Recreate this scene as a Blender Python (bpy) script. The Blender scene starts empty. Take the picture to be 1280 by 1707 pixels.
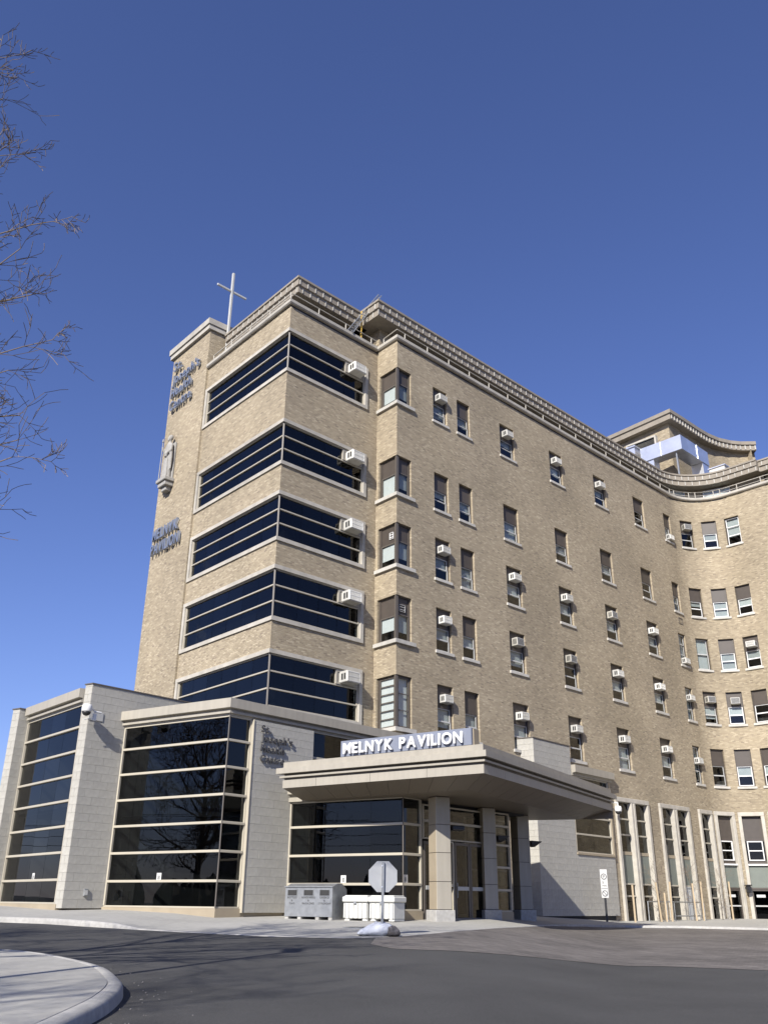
import bpy, bmesh, math, random
from mathutils import Matrix, Vector
rnd = random.Random(7)
sc = bpy.context.scene
RAD = math.radians

# ------------------------------------------------------------------ camera
PITCH, ROLL = RAD(23.65), RAD(.57)
fw = Vector((0, math.cos(PITCH), math.sin(PITCH)))
r0 = Vector((1, 0, 0)); u0 = r0.cross(fw)
rt = r0*math.cos(ROLL) + u0*math.sin(ROLL)
up = u0*math.cos(ROLL) - r0*math.sin(ROLL)
cd = bpy.data.cameras.new('camera'); cam = bpy.data.objects.new('camera', cd)
sc.collection.objects.link(cam); sc.camera = cam
cam.matrix_world = Matrix(((rt.x, up.x, -fw.x, 0), (rt.y, up.y, -fw.y, 0), (rt.z, up.z, -fw.z, 1.4), (0, 0, 0, 1)))
cd.sensor_fit = 'VERTICAL'; cd.sensor_height = 24; cd.sensor_width = 24
cd.lens = 24*1490/1707; cd.clip_start = .1; cd.clip_end = 3000

# ------------------------------------------------------------------ sky, sun, exposure
SUN_AZ, SUN_EL = 205, 33
w = bpy.data.worlds.new('World'); sc.world = w; w.use_nodes = True
nt = w.node_tree; bg = nt.nodes['Background']
sky = nt.nodes.new('ShaderNodeTexSky'); sky.sky_type = 'NISHITA'; sky.sun_disc = False
sky.sun_elevation = RAD(SUN_EL); sky.sun_rotation = RAD(SUN_AZ)
sky.altitude = 100; sky.air_density = 1.0; sky.dust_density = .3; sky.ozone_density = 4.0
tint = nt.nodes.new('ShaderNodeVectorMath'); tint.operation = 'MULTIPLY'; tint.inputs[1].default_value = (.89, .845, 1.17)   # camera white balance of the sky
nt.links.new(sky.outputs[0], tint.inputs[0]); nt.links.new(tint.outputs[0], bg.inputs[0]); bg.inputs[1].default_value = .085
sd = bpy.data.lights.new('sun', 'SUN'); sun = bpy.data.objects.new('sun', sd); sc.collection.objects.link(sun)
sd.energy = 5.0; sd.angle = RAD(.5); sd.color = (1, .95, .87)
sv = Vector((math.sin(RAD(SUN_AZ))*math.cos(RAD(SUN_EL)), math.cos(RAD(SUN_AZ))*math.cos(RAD(SUN_EL)), math.sin(RAD(SUN_EL))))
sun.rotation_euler = sv.to_track_quat('Z', 'Y').to_euler(); sun.location = (-20, -40, 40)
sc.view_settings.view_transform = 'Standard'; sc.view_settings.look = 'None'
sc.view_settings.exposure = 0.6; sc.view_settings.gamma = 1.0; sc.view_settings.use_curve_mapping = False
sc.cycles.max_bounces = 8; sc.cycles.transparent_max_bounces = 12
sc.cycles.use_denoising = True

# ------------------------------------------------------------------ materials
def _new(name):
    m = bpy.data.materials.new(name); m.use_nodes = True
    t = m.node_tree; b = t.nodes['Principled BSDF']
    return m, t, b
def mat(name, col, rough=.6, var=.12, scale=3.0, rand=0.0, metal=0.0, bump=0.0, bscale=60, stretch=None, spec=.5, stain=0.0):
    """plain surface with mottled colour, per-object variation and fine relief"""
    if metal < .3: col = tuple(c*.87 for c in col)
    m, t, b = _new(name); N = t.nodes; L = t.links
    tc = N.new('ShaderNodeTexCoord'); mp = N.new('ShaderNodeMapping'); L.new(tc.outputs['Object'], mp.inputs[0])
    if stretch: mp.inputs['Scale'].default_value = stretch
    no = N.new('ShaderNodeTexNoise'); no.inputs['Scale'].default_value = scale; no.inputs['Detail'].default_value = 6
    L.new(mp.outputs[0], no.inputs['Vector'])
    mr = N.new('ShaderNodeMapRange'); mr.inputs['From Min'].default_value = .3; mr.inputs['From Max'].default_value = .7
    mr.inputs['To Min'].default_value = 1-var; mr.inputs['To Max'].default_value = 1+var
    L.new(no.outputs['Fac'], mr.inputs['Value']); val = mr.outputs[0]
    if rand:
        oi = N.new('ShaderNodeObjectInfo'); m2 = N.new('ShaderNodeMapRange')
        m2.inputs['To Min'].default_value = 1-rand; m2.inputs['To Max'].default_value = 1+rand
        L.new(oi.outputs['Random'], m2.inputs['Value'])
        mu = N.new('ShaderNodeMath'); mu.operation = 'MULTIPLY'; L.new(val, mu.inputs[0]); L.new(m2.outputs[0], mu.inputs[1]); val = mu.outputs[0]
    if stain:
        n2 = N.new('ShaderNodeTexNoise'); n2.inputs['Scale'].default_value = .35; n2.inputs['Detail'].default_value = 8; n2.inputs['Roughness'].default_value = .65
        L.new(tc.outputs['Object'], n2.inputs['Vector'])
        m3 = N.new('ShaderNodeMapRange'); m3.inputs['From Min'].default_value = .35; m3.inputs['From Max'].default_value = .65
        m3.inputs['To Min'].default_value = 1-stain; m3.inputs['To Max'].default_value = 1+stain*.6
        L.new(n2.outputs['Fac'], m3.inputs['Value'])
        mu = N.new('ShaderNodeMath'); mu.operation = 'MULTIPLY'; L.new(val, mu.inputs[0]); L.new(m3.outputs[0], mu.inputs[1]); val = mu.outputs[0]
    vm = N.new('ShaderNodeVectorMath'); vm.operation = 'SCALE'; vm.inputs[0].default_value = col
    L.new(val, vm.inputs['Scale']); L.new(vm.outputs[0], b.inputs['Base Color'])
    b.inputs['Roughness'].default_value = rough; b.inputs['Metallic'].default_value = metal
    b.inputs['Specular IOR Level'].default_value = spec
    if bump:
        nb = N.new('ShaderNodeTexNoise'); nb.inputs['Scale'].default_value = bscale; nb.inputs['Detail'].default_value = 4
        L.new(mp.outputs[0], nb.inputs['Vector'])
        bp = N.new('ShaderNodeBump'); bp.inputs['Strength'].default_value = bump; bp.inputs['Distance'].default_value = .02
        L.new(nb.outputs['Fac'], bp.inputs['Height']); L.new(bp.outputs[0], b.inputs['Normal'])
    return m
def brick_mat(name, c1, c2, c3, mortar):
    c1, c2, c3, mortar = [tuple(c*.88 for c in k) for k in (c1, c2, c3, mortar)]
    m, t, b = _new(name); N = t.nodes; L = t.links
    uv = N.new('ShaderNodeUVMap'); uv.uv_map = 'UVMap'
    br = N.new('ShaderNodeTexBrick'); br.inputs['Scale'].default_value = 1; br.inputs['Brick Width'].default_value = .21
    br.inputs['Row Height'].default_value = .075; br.inputs['Mortar Size'].default_value = .010; br.inputs['Mortar Smooth'].default_value = .3
    br.inputs['Color1'].default_value = (0, 0, 0, 1); br.inputs['Color2'].default_value = (1, 1, 1, 1); br.inputs['Mortar'].default_value = (.5, .5, .5, 1)
    br.inputs['Bias'].default_value = 0; L.new(uv.outputs[0], br.inputs['Vector'])
    # a second, coarser draw so neighbouring bricks differ in hue too
    ws = N.new('ShaderNodeTexNoise'); ws.inputs['Scale'].default_value = 3.5; ws.inputs['Detail'].default_value = 6; ws.inputs['Roughness'].default_value = .7
    mp = N.new('ShaderNodeMapping'); mp.inputs['Scale'].default_value = (.55, 1.6, 1); L.new(uv.outputs[0], mp.inputs[0]); L.new(mp.outputs[0], ws.inputs['Vector'])
    add = N.new('ShaderNodeMath'); add.operation = 'MULTIPLY_ADD'; add.inputs[1].default_value = .86
    mr = N.new('ShaderNodeMapRange'); mr.inputs['From Min'].default_value = .25; mr.inputs['From Max'].default_value = .75; mr.inputs['To Min'].default_value = -.08; mr.inputs['To Max'].default_value = .26
    L.new(ws.outputs['Fac'], mr.inputs['Value']); L.new(br.outputs['Color'], add.inputs[0]); L.new(mr.outputs[0], add.inputs[2])
    cr = N.new('ShaderNodeValToRGB'); e = cr.color_ramp.elements
    e[0].position = .0; e[0].color = (*c1, 1); e[1].position = 1.0; e[1].color = (*c3, 1)
    lerp = lambda p, q, f: tuple(x*(1-f)+y*f for x, y in zip(p, q))
    k = cr.color_ramp.elements.new(.2); k.color = (*lerp(c1, c2, .72), 1)
    k = cr.color_ramp.elements.new(.5); k.color = (*c2, 1)
    k = cr.color_ramp.elements.new(.8); k.color = (*lerp(c2, c3, .3), 1)
    L.new(add.outputs[0], cr.inputs[0])
    mx = N.new('ShaderNodeMix'); mx.data_type = 'RGBA'; L.new(br.outputs['Fac'], mx.inputs['Factor'])
    L.new(cr.outputs[0], mx.inputs['A']); mx.inputs['B'].default_value = (*mortar, 1)
    # broad weathering
    n2 = N.new('ShaderNodeTexNoise'); n2.inputs['Scale'].default_value = .22; n2.inputs['Detail'].default_value = 7
    L.new(uv.outputs[0], n2.inputs['Vector'])
    m3 = N.new('ShaderNodeMapRange'); m3.inputs['From Min'].default_value = .35; m3.inputs['From Max'].default_value = .65; m3.inputs['To Min'].default_value = .86; m3.inputs['To Max'].default_value = 1.1
    L.new(n2.outputs['Fac'], m3.inputs['Value'])
    vm = N.new('ShaderNodeVectorMath'); vm.operation = 'SCALE'; L.new(mx.outputs['Result'], vm.inputs[0]); L.new(m3.outputs[0], vm.inputs['Scale'])
    n4 = N.new('ShaderNodeTexNoise'); n4.inputs['Scale'].default_value = .12; n4.inputs['Detail'].default_value = 5; n4.inputs['Roughness'].default_value = .6
    L.new(uv.outputs[0], n4.inputs['Vector'])
    hr = N.new('ShaderNodeValToRGB'); h = hr.color_ramp.elements; h[0].position = .38; h[0].color = (1.0, .97, .94, 1); h[1].position = .62; h[1].color = (1.01, .975, .925, 1); L.new(n4.outputs['Fac'], hr.inputs[0])
    hm = N.new('ShaderNodeVectorMath'); hm.operation = 'MULTIPLY'; L.new(vm.outputs[0], hm.inputs[0]); L.new(hr.outputs[0], hm.inputs[1])
    L.new(hm.outputs[0], b.inputs['Base Color']); b.inputs['Roughness'].default_value = .85; b.inputs['Specular IOR Level'].default_value = .25
    bp = N.new('ShaderNodeBump'); bp.inputs['Strength'].default_value = .6; bp.inputs['Distance'].default_value = .015
    iv = N.new('ShaderNodeMath'); iv.operation = 'SUBTRACT'; iv.inputs[0].default_value = 1; L.new(br.outputs['Fac'], iv.inputs[1])
    L.new(iv.outputs[0], bp.inputs['Height']); L.new(bp.outputs[0], b.inputs['Normal'])
    return m
def glass_mat(name, tint, ior=1.55, gain=1.0, rough=.0, wave=.0):
    """window glass: Fresnel reflection over tinted transmission"""
    m = bpy.data.materials.new(name); m.use_nodes = True; t = m.node_tree; N = t.nodes; L = t.links
    N.remove(N['Principled BSDF']); out = N['Material Output']
    tr = N.new('ShaderNodeBsdfTransparent'); tr.inputs[0].default_value = (*tint, 1)
    gl = N.new('ShaderNodeBsdfGlossy'); gl.inputs['Roughness'].default_value = rough; oi = N.new('ShaderNodeObjectInfo'); gm = N.new('ShaderNodeMapRange'); gm.inputs['To Min'].default_value = gain*.78; gm.inputs['To Max'].default_value = gain; L.new(oi.outputs['Random'], gm.inputs['Value']); L.new(gm.outputs[0], gl.inputs[0])
    fr = N.new('ShaderNodeFresnel'); fr.inputs['IOR'].default_value = ior
    mx = N.new('ShaderNodeMixShader'); ge = N.new('ShaderNodeNewGeometry'); sb_ = N.new('ShaderNodeMath'); sb_.operation = 'SUBTRACT'; sb_.inputs[0].default_value = 1; L.new(ge.outputs['Backfacing'], sb_.inputs[1])
    ml = N.new('ShaderNodeMath'); ml.operation = 'MULTIPLY'; L.new(fr.outputs[0], ml.inputs[0]); L.new(sb_.outputs[0], ml.inputs[1])
    L.new(ml.outputs[0], mx.inputs[0]); L.new(tr.outputs[0], mx.inputs[1]); L.new(gl.outputs[0], mx.inputs[2])
    L.new(mx.outputs[0], out.inputs[0])
    if wave:
        no = N.new('ShaderNodeTexNoise'); no.inputs['Scale'].default_value = .8; no.inputs['Detail'].default_value = 1
        tc = N.new('ShaderNodeTexCoord'); L.new(tc.outputs['Object'], no.inputs['Vector'])
        oi = N.new('ShaderNodeObjectInfo'); L.new(oi.outputs['Location'], no.inputs['Vector']) if False else None
        bp = N.new('ShaderNodeBump'); bp.inputs['Strength'].default_value = wave; bp.inputs['Distance'].default_value = .02
        L.new(no.outputs['Fac'], bp.inputs['Height']); L.new(bp.outputs[0], gl.inputs['Normal'])
    return m

M_BRICK = brick_mat('buff_brick', (.215, .178, .138), (.375, .322, .232), (.535, .472, .352), (.35, .31, .238))
M_STONE = mat('limestone', (.46, .43, .37), .8, .12, 2.5, .06, bump=.25, bscale=40, stain=.12)
M_BLOCK = mat('concrete_block', (.44, .425, .38), .9, .07, 7, .035, bump=.5, bscale=90, stain=.06)
M_MORTAR = mat('mortar', (.40, .385, .35), .95, .08, 9)
M_TRIM = mat('champagne_metal', (.385, .355, .295), .5, .07, 2.2, .04, spec=.35, stretch=(2.5, 2.5, .25), stain=.05)
M_MULL = mat('mullion_metal', (.47, .43, .345), .4, .03, 2, .02)
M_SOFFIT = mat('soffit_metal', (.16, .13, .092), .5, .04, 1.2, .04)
M_TAN = mat('tan_base_panel', (.37, .31, .22), .6, .06, 2, .03, stain=.08)
M_BROWN = mat('brown_window_metal', (.075, .062, .052), .5, .08, 3, .12)
M_BRONZE = mat('bronze_post', (.12, .105, .09), .5, .06, 3, .05)
M_SASH = mat('pale_sash_metal', (.50, .50, .48), .45, .05, 4, .1)
M_WHITE = mat('white_sash_metal', (.78, .78, .76), .45, .04, 4, .05)
M_SILL = mat('stone_sill', (.52, .50, .45), .85, .1, 5, .08, bump=.2, stain=.1)
M_GLASS = glass_mat('dark_tinted_glass', (.42, .44, .45), 1.47, 1.0, wave=.05)
M_PANE = glass_mat('window_pane_glass', (.86, .88, .88), 1.55, 1.0, wave=.12)
M_BLIND = mat('window_blind', (.50, .53, .52), .8, .06, 3, .25)
M_BLINDW = mat('white_roller_blind', (.84, .86, .84), .8, .03, 3, .05)
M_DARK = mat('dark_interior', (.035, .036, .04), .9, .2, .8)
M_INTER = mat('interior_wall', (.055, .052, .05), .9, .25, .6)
M_AC = mat('ac_enamel', (.64, .63, .585), .5, .08, 4, .2, stain=.15)
M_SLOT = mat('dark_slot', (.03, .03, .03), .8, .1)
M_GREYG = mat('ac_grille', (.38, .38, .37), .5, .1, 5, .1)
M_STEEL = mat('galvanised_steel', (.33, .34, .345), .45, .14, 6, .05, metal=.6, bump=.05, stain=.12)
M_BRIGHT = mat('new_sheet_metal', (.74, .75, .77), .42, .08, 1.6, .06, metal=.9, bump=.12, bscale=3)
M_CHROME = mat('polished_letter_metal', (.33, .37, .45), .3, .05, 4, 0, metal=.6)
M_LETDARK = mat('dark_letter_metal', (.07, .07, .075), .5, .1)
M_LETW = mat('white_letter_face', (.82, .82, .82), .5, .02)
M_BLUE = mat('slate_blue_panel', (.20, .22, .275), .5, .05, 1.5)
M_ASPH = mat('asphalt', (.070, .069, .067), .92, .3, 45, 0, bump=.8, bscale=160, stain=.22)
M_GRIT = mat('road_grit', (.22, .21, .2), .9, .2)
M_WALK = mat('concrete_walk', (.40, .39, .355), .9, .1, 5, .02, bump=.3, bscale=80, stain=.1)
M_KERB = mat('kerb_concrete', (.42, .41, .385), .88, .14, 8, .02, bump=.4, bscale=60, stain=.18)
M_BARK = mat('bark', (.10, .085, .07), .9, .25, 8, 0, bump=.5, bscale=30, stretch=(6, 6, 1))
M_TWIG = mat('twig_bark', (.20, .155, .115), .85, .2, 4)
M_WOOD = mat('raw_timber', (.47, .37, .24), .75, .15, 6, .1, stretch=(8, 8, 1))
M_FASCIA = mat('weathered_fascia', (.285, .25, .20), .75, .1, 3, .04, stain=.1)
M_STATUE = mat('statue_stone', (.35, .34, .315), .85, .12, 8, bump=.3)
M_SAND = mat('woven_sandbag', (.50, .53, .60), .7, .1, 9, .05, bump=.5, bscale=120)
M_SANDD = mat('torn_dark_bag', (.12, .11, .11), .8, .4, 14)
M_PLAST = mat('white_plastic', (.64, .64, .60), .5, .05, 3, .02, stain=.05)
M_GREEN = mat('grey_green_spandrel', (.17, .19, .165), .55, .06, 2, .05)
M_PAINTG = mat('pale_grey_door', (.50, .52, .52), .5, .04, 2)
M_BLACK = mat('black_paint', (.02, .02, .022), .45, .05)
M_YELLOW = mat('yellow_paint', (.55, .35, .05), .6, .1)
M_PAPER = mat('paper_notice', (.62, .62, .6), .7, .02)
M_HILL = mat('winter_woodland', (.075, .068, .06), .95, .35, .6)

# pavers: procedural, too foreshortened to model one by one
M_PAVE, t_, b_ = _new('concrete_pavers')
N, L = t_.nodes, t_.links
tc_ = N.new('ShaderNodeTexCoord'); br_ = N.new('ShaderNodeTexBrick'); mp_ = N.new('ShaderNodeMapping'); mp_.inputs['Rotation'].default_value = (0, 0, RAD(38))
L.new(tc_.outputs['Object'], mp_.inputs[0]); L.new(mp_.outputs[0], br_.inputs['Vector'])
br_.inputs['Scale'].default_value = 1; br_.inputs['Brick Width'].default_value = .34; br_.inputs['Row Height'].default_value = .2; br_.inputs['Mortar Size'].default_value = .008
br_.inputs['Color1'].default_value = (.095, .085, .078, 1); br_.inputs['Color2'].default_value = (.15, .135, .122, 1); br_.inputs['Mortar'].default_value = (.06, .056, .05, 1)
n_ = N.new('ShaderNodeTexNoise'); n_.inputs['Scale'].default_value = .5; n_.inputs['Detail'].default_value = 6; L.new(tc_.outputs['Object'], n_.inputs['Vector'])
r_ = N.new('ShaderNodeMapRange'); r_.inputs['From Min'].default_value = .35; r_.inputs['From Max'].default_value = .65; r_.inputs['To Min'].default_value = .8; r_.inputs['To Max'].default_value = 1.2; L.new(n_.outputs['Fac'], r_.inputs['Value'])
v_ = N.new('ShaderNodeVectorMath'); v_.operation = 'SCALE'; L.new(br_.outputs['Color'], v_.inputs[0]); L.new(r_.outputs[0], v_.inputs['Scale']); L.new(v_.outputs[0], b_.inputs['Base Color'])
b_.inputs['Roughness'].default_value = .88

# ------------------------------------------------------------------ mesh and object helpers
class MB:
    def __init__(s): s.v, s.f, s.uv = [], [], []
    def quad(s, a, b, c, d, uv=None):
        i = len(s.v); s.v += [tuple(a), tuple(b), tuple(c), tuple(d)]; s.f.append((i, i+1, i+2, i+3))
        s.uv.append(uv or [(0, 0)]*4); return s
    def box(s, x0, x1, y0, y1, z0, z1):
        i = len(s.v)
        s.v += [(x0, y0, z0), (x1, y0, z0), (x1, y1, z0), (x0, y1, z0), (x0, y0, z1), (x1, y0, z1), (x1, y1, z1), (x0, y1, z1)]
        for f in ((0, 3, 2, 1), (4, 5, 6, 7), (0, 1, 5, 4), (1, 2, 6, 5), (2, 3, 7, 6), (3, 0, 4, 7)):
            s.f.append(tuple(i+k for k in f)); q = [s.v[i+k] for k in f]
            s.uv.append([(p[0]+p[1], p[2]) for p in q])
        return s
    def bbox(s, x0, x1, y0, y1, z0, z1, c=.01):
        """box with chamfered edges"""
        bm = bmesh.new(); bmesh.ops.create_cube(bm, size=1)
        for v in bm.verts: v.co = Vector((x0+(v.co.x+.5)*(x1-x0), y0+(v.co.y+.5)*(y1-y0), z0+(v.co.z+.5)*(z1-z0)))
        bmesh.ops.bevel(bm, geom=bm.edges[:], offset=c, segments=1, affect='EDGES')
        i = len(s.v); bm.verts.ensure_lookup_table(); bm.verts.index_update()
        s.v += [tuple(v.co) for v in bm.verts]
        for f in bm.faces: s.f.append(tuple(i+v.index for v in f.verts)); s.uv.append([(0, 0)]*len(f.verts))
        bm.free(); return s
    def ring(s, x0, x1, z0, z1, t, y0, y1):
        """rectangular frame in the xz plane"""
        s.box(x0, x1, y0, y1, z1-t, z1); s.box(x0, x1, y0, y1, z0, z0+t)
        s.box(x0, x0+t, y0, y1, z0+t, z1-t); s.box(x1-t, x1, y0, y1, z0+t, z1-t); return s
    def prism(s, poly, z0, z1):
        n = len(poly); i = len(s.v)
        s.v += [(p[0], p[1], z0) for p in poly] + [(p[0], p[1], z1) for p in poly]
        s.f.append(tuple(i+n+k for k in range(n))); s.uv.append([(0, 0)]*n)
        s.f.append(tuple(i+n-1-k for k in range(n))); s.uv.append([(0, 0)]*n)
        d = 0
        for k in range(n):
            a, b = poly[k], poly[(k+1) % n]; e = math.hypot(b[0]-a[0], b[1]-a[1])
            s.f.append((i+k, i+(k+1) % n, i+n+(k+1) % n, i+n+k)); s.uv.append([(d, z0), (d+e, z0), (d+e, z1), (d, z1)]); d += e
        return s
    def tube(s, p, q, r, r2=None, n=8, caps=True):
        p, q = Vector(p), Vector(q); r2 = r if r2 is None else r2; d = (q-p)
        if d.length < 1e-6: return s
        d.normalize(); a = d.orthogonal().normalized(); b = d.cross(a); i = len(s.v)
        for c, rr in ((p, r), (q, r2)):
            for k in range(n):
                t = 2*math.pi*k/n; s.v.append(tuple(c+a*(math.cos(t)*rr)+b*(math.sin(t)*rr)))
        for k in range(n): s.f.append((i+k, i+(k+1) % n, i+n+(k+1) % n, i+n+k)); s.uv.append([(0, 0)]*4)
        if caps:
            s.f.append(tuple(i+n-1-k for k in range(n))); s.uv.append([(0, 0)]*n)
            s.f.append(tuple(i+n+k for k in range(n))); s.uv.append([(0, 0)]*n)
        return s
    def lathe(s, prof, c=(0, 0, 0), n=20):
        i = len(s.v); m = len(prof)
        for r, z in prof:
            for k in range(n):
                t = 2*math.pi*k/n; s.v.append((c[0]+r*math.cos(t), c[1]+r*math.sin(t), c[2]+z))
        for j in range(m-1):
            for k in range(n): s.f.append((i+j*n+k, i+j*n+(k+1) % n, i+(j+1)*n+(k+1) % n, i+(j+1)*n+k)); s.uv.append([(0, 0)]*4)
        s.f.append(tuple(i+n-1-k for k in range(n))); s.uv.append([(0, 0)]*n)
        s.f.append(tuple(i+(m-1)*n+k for k in range(n))); s.uv.append([(0, 0)]*n); return s
    def sweep(s, path, prof, closed=True, caps=True):
        """profile (outward, z) swept along a plan polyline; outward is to the right of travel"""
        P = [Vector((p[0], p[1])) for p in path]; n = len(P); m = len(prof); i = len(s.v); dist = 0
        D = []
        for k in range(n):
            t0 = (P[k]-P[k-1]).normalized() if k else (P[1]-P[0]).normalized()
            t1 = (P[k+1]-P[k]).normalized() if k < n-1 else t0
            n0 = Vector((t0.y, -t0.x)); n1 = Vector((t1.y, -t1.x)); b = (n0+n1).normalized()
            mit = b/max(.35, b.dot(n0))
            if k: dist += (P[k]-P[k-1]).length
            D.append(dist)
            for o, z in prof: s.v.append((P[k].x+mit.x*o, P[k].y+mit.y*o, z))
        for k in range(n-1):
            for j in range(m if closed else m-1):
                a, b = j, (j+1) % m
                s.f.append((i+k*m+a, i+(k+1)*m+a, i+(k+1)*m+b, i+k*m+b))
                s.uv.append([(D[k], prof[a][1]), (D[k+1], prof[a][1]), (D[k+1], prof[b][1]), (D[k], prof[b][1])])
        if closed and caps:
            s.f.append(tuple(i+j for j in range(m))); s.uv.append([(0, 0)]*m)
            s.f.append(tuple(i+(n-1)*m+m-1-j for j in range(m))); s.uv.append([(0, 0)]*m)
        return s
    def mesh(s, name, m, smooth=False, fix=True):
        me = bpy.data.meshes.new(name); me.from_pydata(s.v, [], s.f)
        ul = me.uv_layers.new(name='UVMap'); k = 0
        for f in s.uv:
            for c in f: ul.data[k].uv = c; k += 1
        if fix:
            bm = bmesh.new(); bm.from_mesh(me); bmesh.ops.recalc_face_normals(bm, faces=bm.faces); bm.to_mesh(me); bm.free()
        if m: me.materials.append(m)
        if smooth: me.shade_smooth()
        me.update(); return me
WM = {}
def O(name, me, parent=None, M=None, local=False, **kw):
    """link an object; M is its world matrix (or its matrix in the parent when local)"""
    if isinstance(me, tuple): me = me[0].mesh(name, me[1])
    o = bpy.data.objects.new(name, me); sc.collection.objects.link(o); M = M or Matrix()
    if parent is not None:
        o.parent = parent; pw = WM[parent.name]
        if local: o.matrix_basis = M; WM[o.name] = pw @ M
        else: o.matrix_basis = pw.inverted() @ M; WM[o.name] = M.copy()
    else: o.matrix_basis = M; WM[o.name] = M.copy()
    for k, v in kw.items(): o[k] = v
    return o
def thing(name, label, cat, loc=(0, 0, 0), M=None, group=None):
    o = O(name, None, None, M or Matrix.Translation(loc), label=label, category=cat); o.empty_display_size = .3
    if group: o['group'] = group
    return o
def copy_tree(o, M, label=None, group=None):
    c = o.copy(); sc.collection.objects.link(c); c.matrix_basis = M; WM[c.name] = M.copy()
    if label: c['label'] = label
    if group: c['group'] = group
    for ch in o.children:
        d = ch.copy(); sc.collection.objects.link(d); d.parent = c; WM[d.name] = M @ ch.matrix_basis
        for g in ch.children:
            e = g.copy(); sc.collection.objects.link(e); e.parent = d; WM[e.name] = WM[d.name] @ g.matrix_basis
    return c
def V2(p): return Vector((p[0], p[1], 0))
def DIR(az): return Vector((math.sin(RAD(az)), math.cos(RAD(az)), 0))
def frame(o, x, z=0.0):
    """x along the wall to the viewer's right, y into the wall, z up"""
    x = Vector(x).normalized(); y = Vector((-x.y, x.x, 0))
    return Matrix(((x.x, y.x, 0, o[0]), (x.y, y.y, 0, o[1]), (0, 0, 1, z), (0, 0, 0, 1)))
TR = Matrix.Translation
CACHE = {}
def cached(key, fn):
    if key not in CACHE: CACHE[key] = fn()
    return CACHE[key]

def glyph(ch, size, depth, m, off=0.0, key=''):
    def make():
        cu = bpy.data.curves.new('letter', 'FONT'); cu.body = ch; cu.size = size; cu.extrude = depth/2; cu.offset = off; cu.resolution_u = 4
        ob = bpy.data.objects.new('letter_tmp', cu); sc.collection.objects.link(ob)
        dg = bpy.context.evaluated_depsgraph_get(); me = bpy.data.meshes.new_from_object(ob.evaluated_get(dg))
        bpy.data.objects.remove(ob); me.name = 'letter'; me.materials.clear(); me.materials.append(m)
        xs = [v.co.x for v in me.vertices]; return me, min(xs), max(xs)
    return cached(('glyph', ch, size, depth, m.name, off), make)
for txt_, a_ in (('MELNYKPAVIO', (.50, .07, M_LETW, .012)), ("St.Joseph'sHealthCentre", (.36, .05, M_LETDARK, .004)), ("St.Joseph'sHealthCentre", (.88, .14, M_CHROME, .01)), ('MELNYKPAVIO', (.88, .14, M_CHROME, .01)), ('BOTLES&CANWPRMGZIUYFD', (.085, .004, M_LETDARK, 0.0)), ('P', (.2, .004, M_LETDARK, 0.0)), ('5', (.15, .004, M_LETDARK, 0.0)), ('MIN', (.12, .004, M_LETDARK, 0.0))):
    for ch_ in sorted(set(txt_)): glyph(ch_, *a_)     # letters are cut first, while the scene is still empty

# ------------------------------------------------------------------ ground
def gslope(az):
    t = min(1, max(0, (az-4)/11)); t = t*t*(3-2*t); return .027+(.0108-.027)*t
def gz(x, y):
    if y <= 0: return 0.0
    return min(y, 66)*gslope(math.degrees(math.atan2(x, y)))
mb = MB(); RR = [0, 2, 4, 6, 8, 10, 12, 14, 17, 20, 24, 28, 33, 38, 44, 50, 57, 66, 80, 120, 250, 600, 1500]
AZ = list(range(-180, -20, 10))+list(range(-20, 40, 1))+list(range(40, 181, 10))
for i in range(len(RR)-1):
    for j in range(len(AZ)-1):
        q = []
        for r_, a_ in ((RR[i], AZ[j]), (RR[i], AZ[j+1]), (RR[i+1], AZ[j+1]), (RR[i+1], AZ[j])):
            x, y = r_*math.sin(RAD(a_)), r_*math.cos(RAD(a_)); q.append((x, y, gz(x, y)))
        if i == 0: q = q[1:]; k = len(mb.v); mb.v += q; mb.f.append((k, k+1, k+2)); mb.uv.append([(0, 0)]*3)
        else: mb.quad(*q)
me = mb.mesh('road', M_ASPH, fix=False)
bm = bmesh.new(); bm.from_mesh(me); bmesh.ops.remove_doubles(bm, verts=bm.verts, dist=.001); bmesh.ops.recalc_face_normals(bm, faces=bm.faces)
if sum(f.normal.z for f in bm.faces) < 0: bmesh.ops.reverse_faces(bm, faces=bm.faces)
bm.to_mesh(me); bm.free()
O('road', me, kind='structure')
def resample(pl, n):
    P = [Vector(p) for p in pl]; ls = [0]
    for a, b in zip(P, P[1:]): ls.append(ls[-1]+(b-a).length)
    out = []
    for k in range(n+1):
        t = ls[-1]*k/n; j = 0
        while j < len(P)-2 and ls[j+1] < t: j += 1
        f = (t-ls[j])/max(1e-6, ls[j+1]-ls[j]); out.append(P[j].lerp(P[j+1], min(1, f)))
    return out
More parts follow.
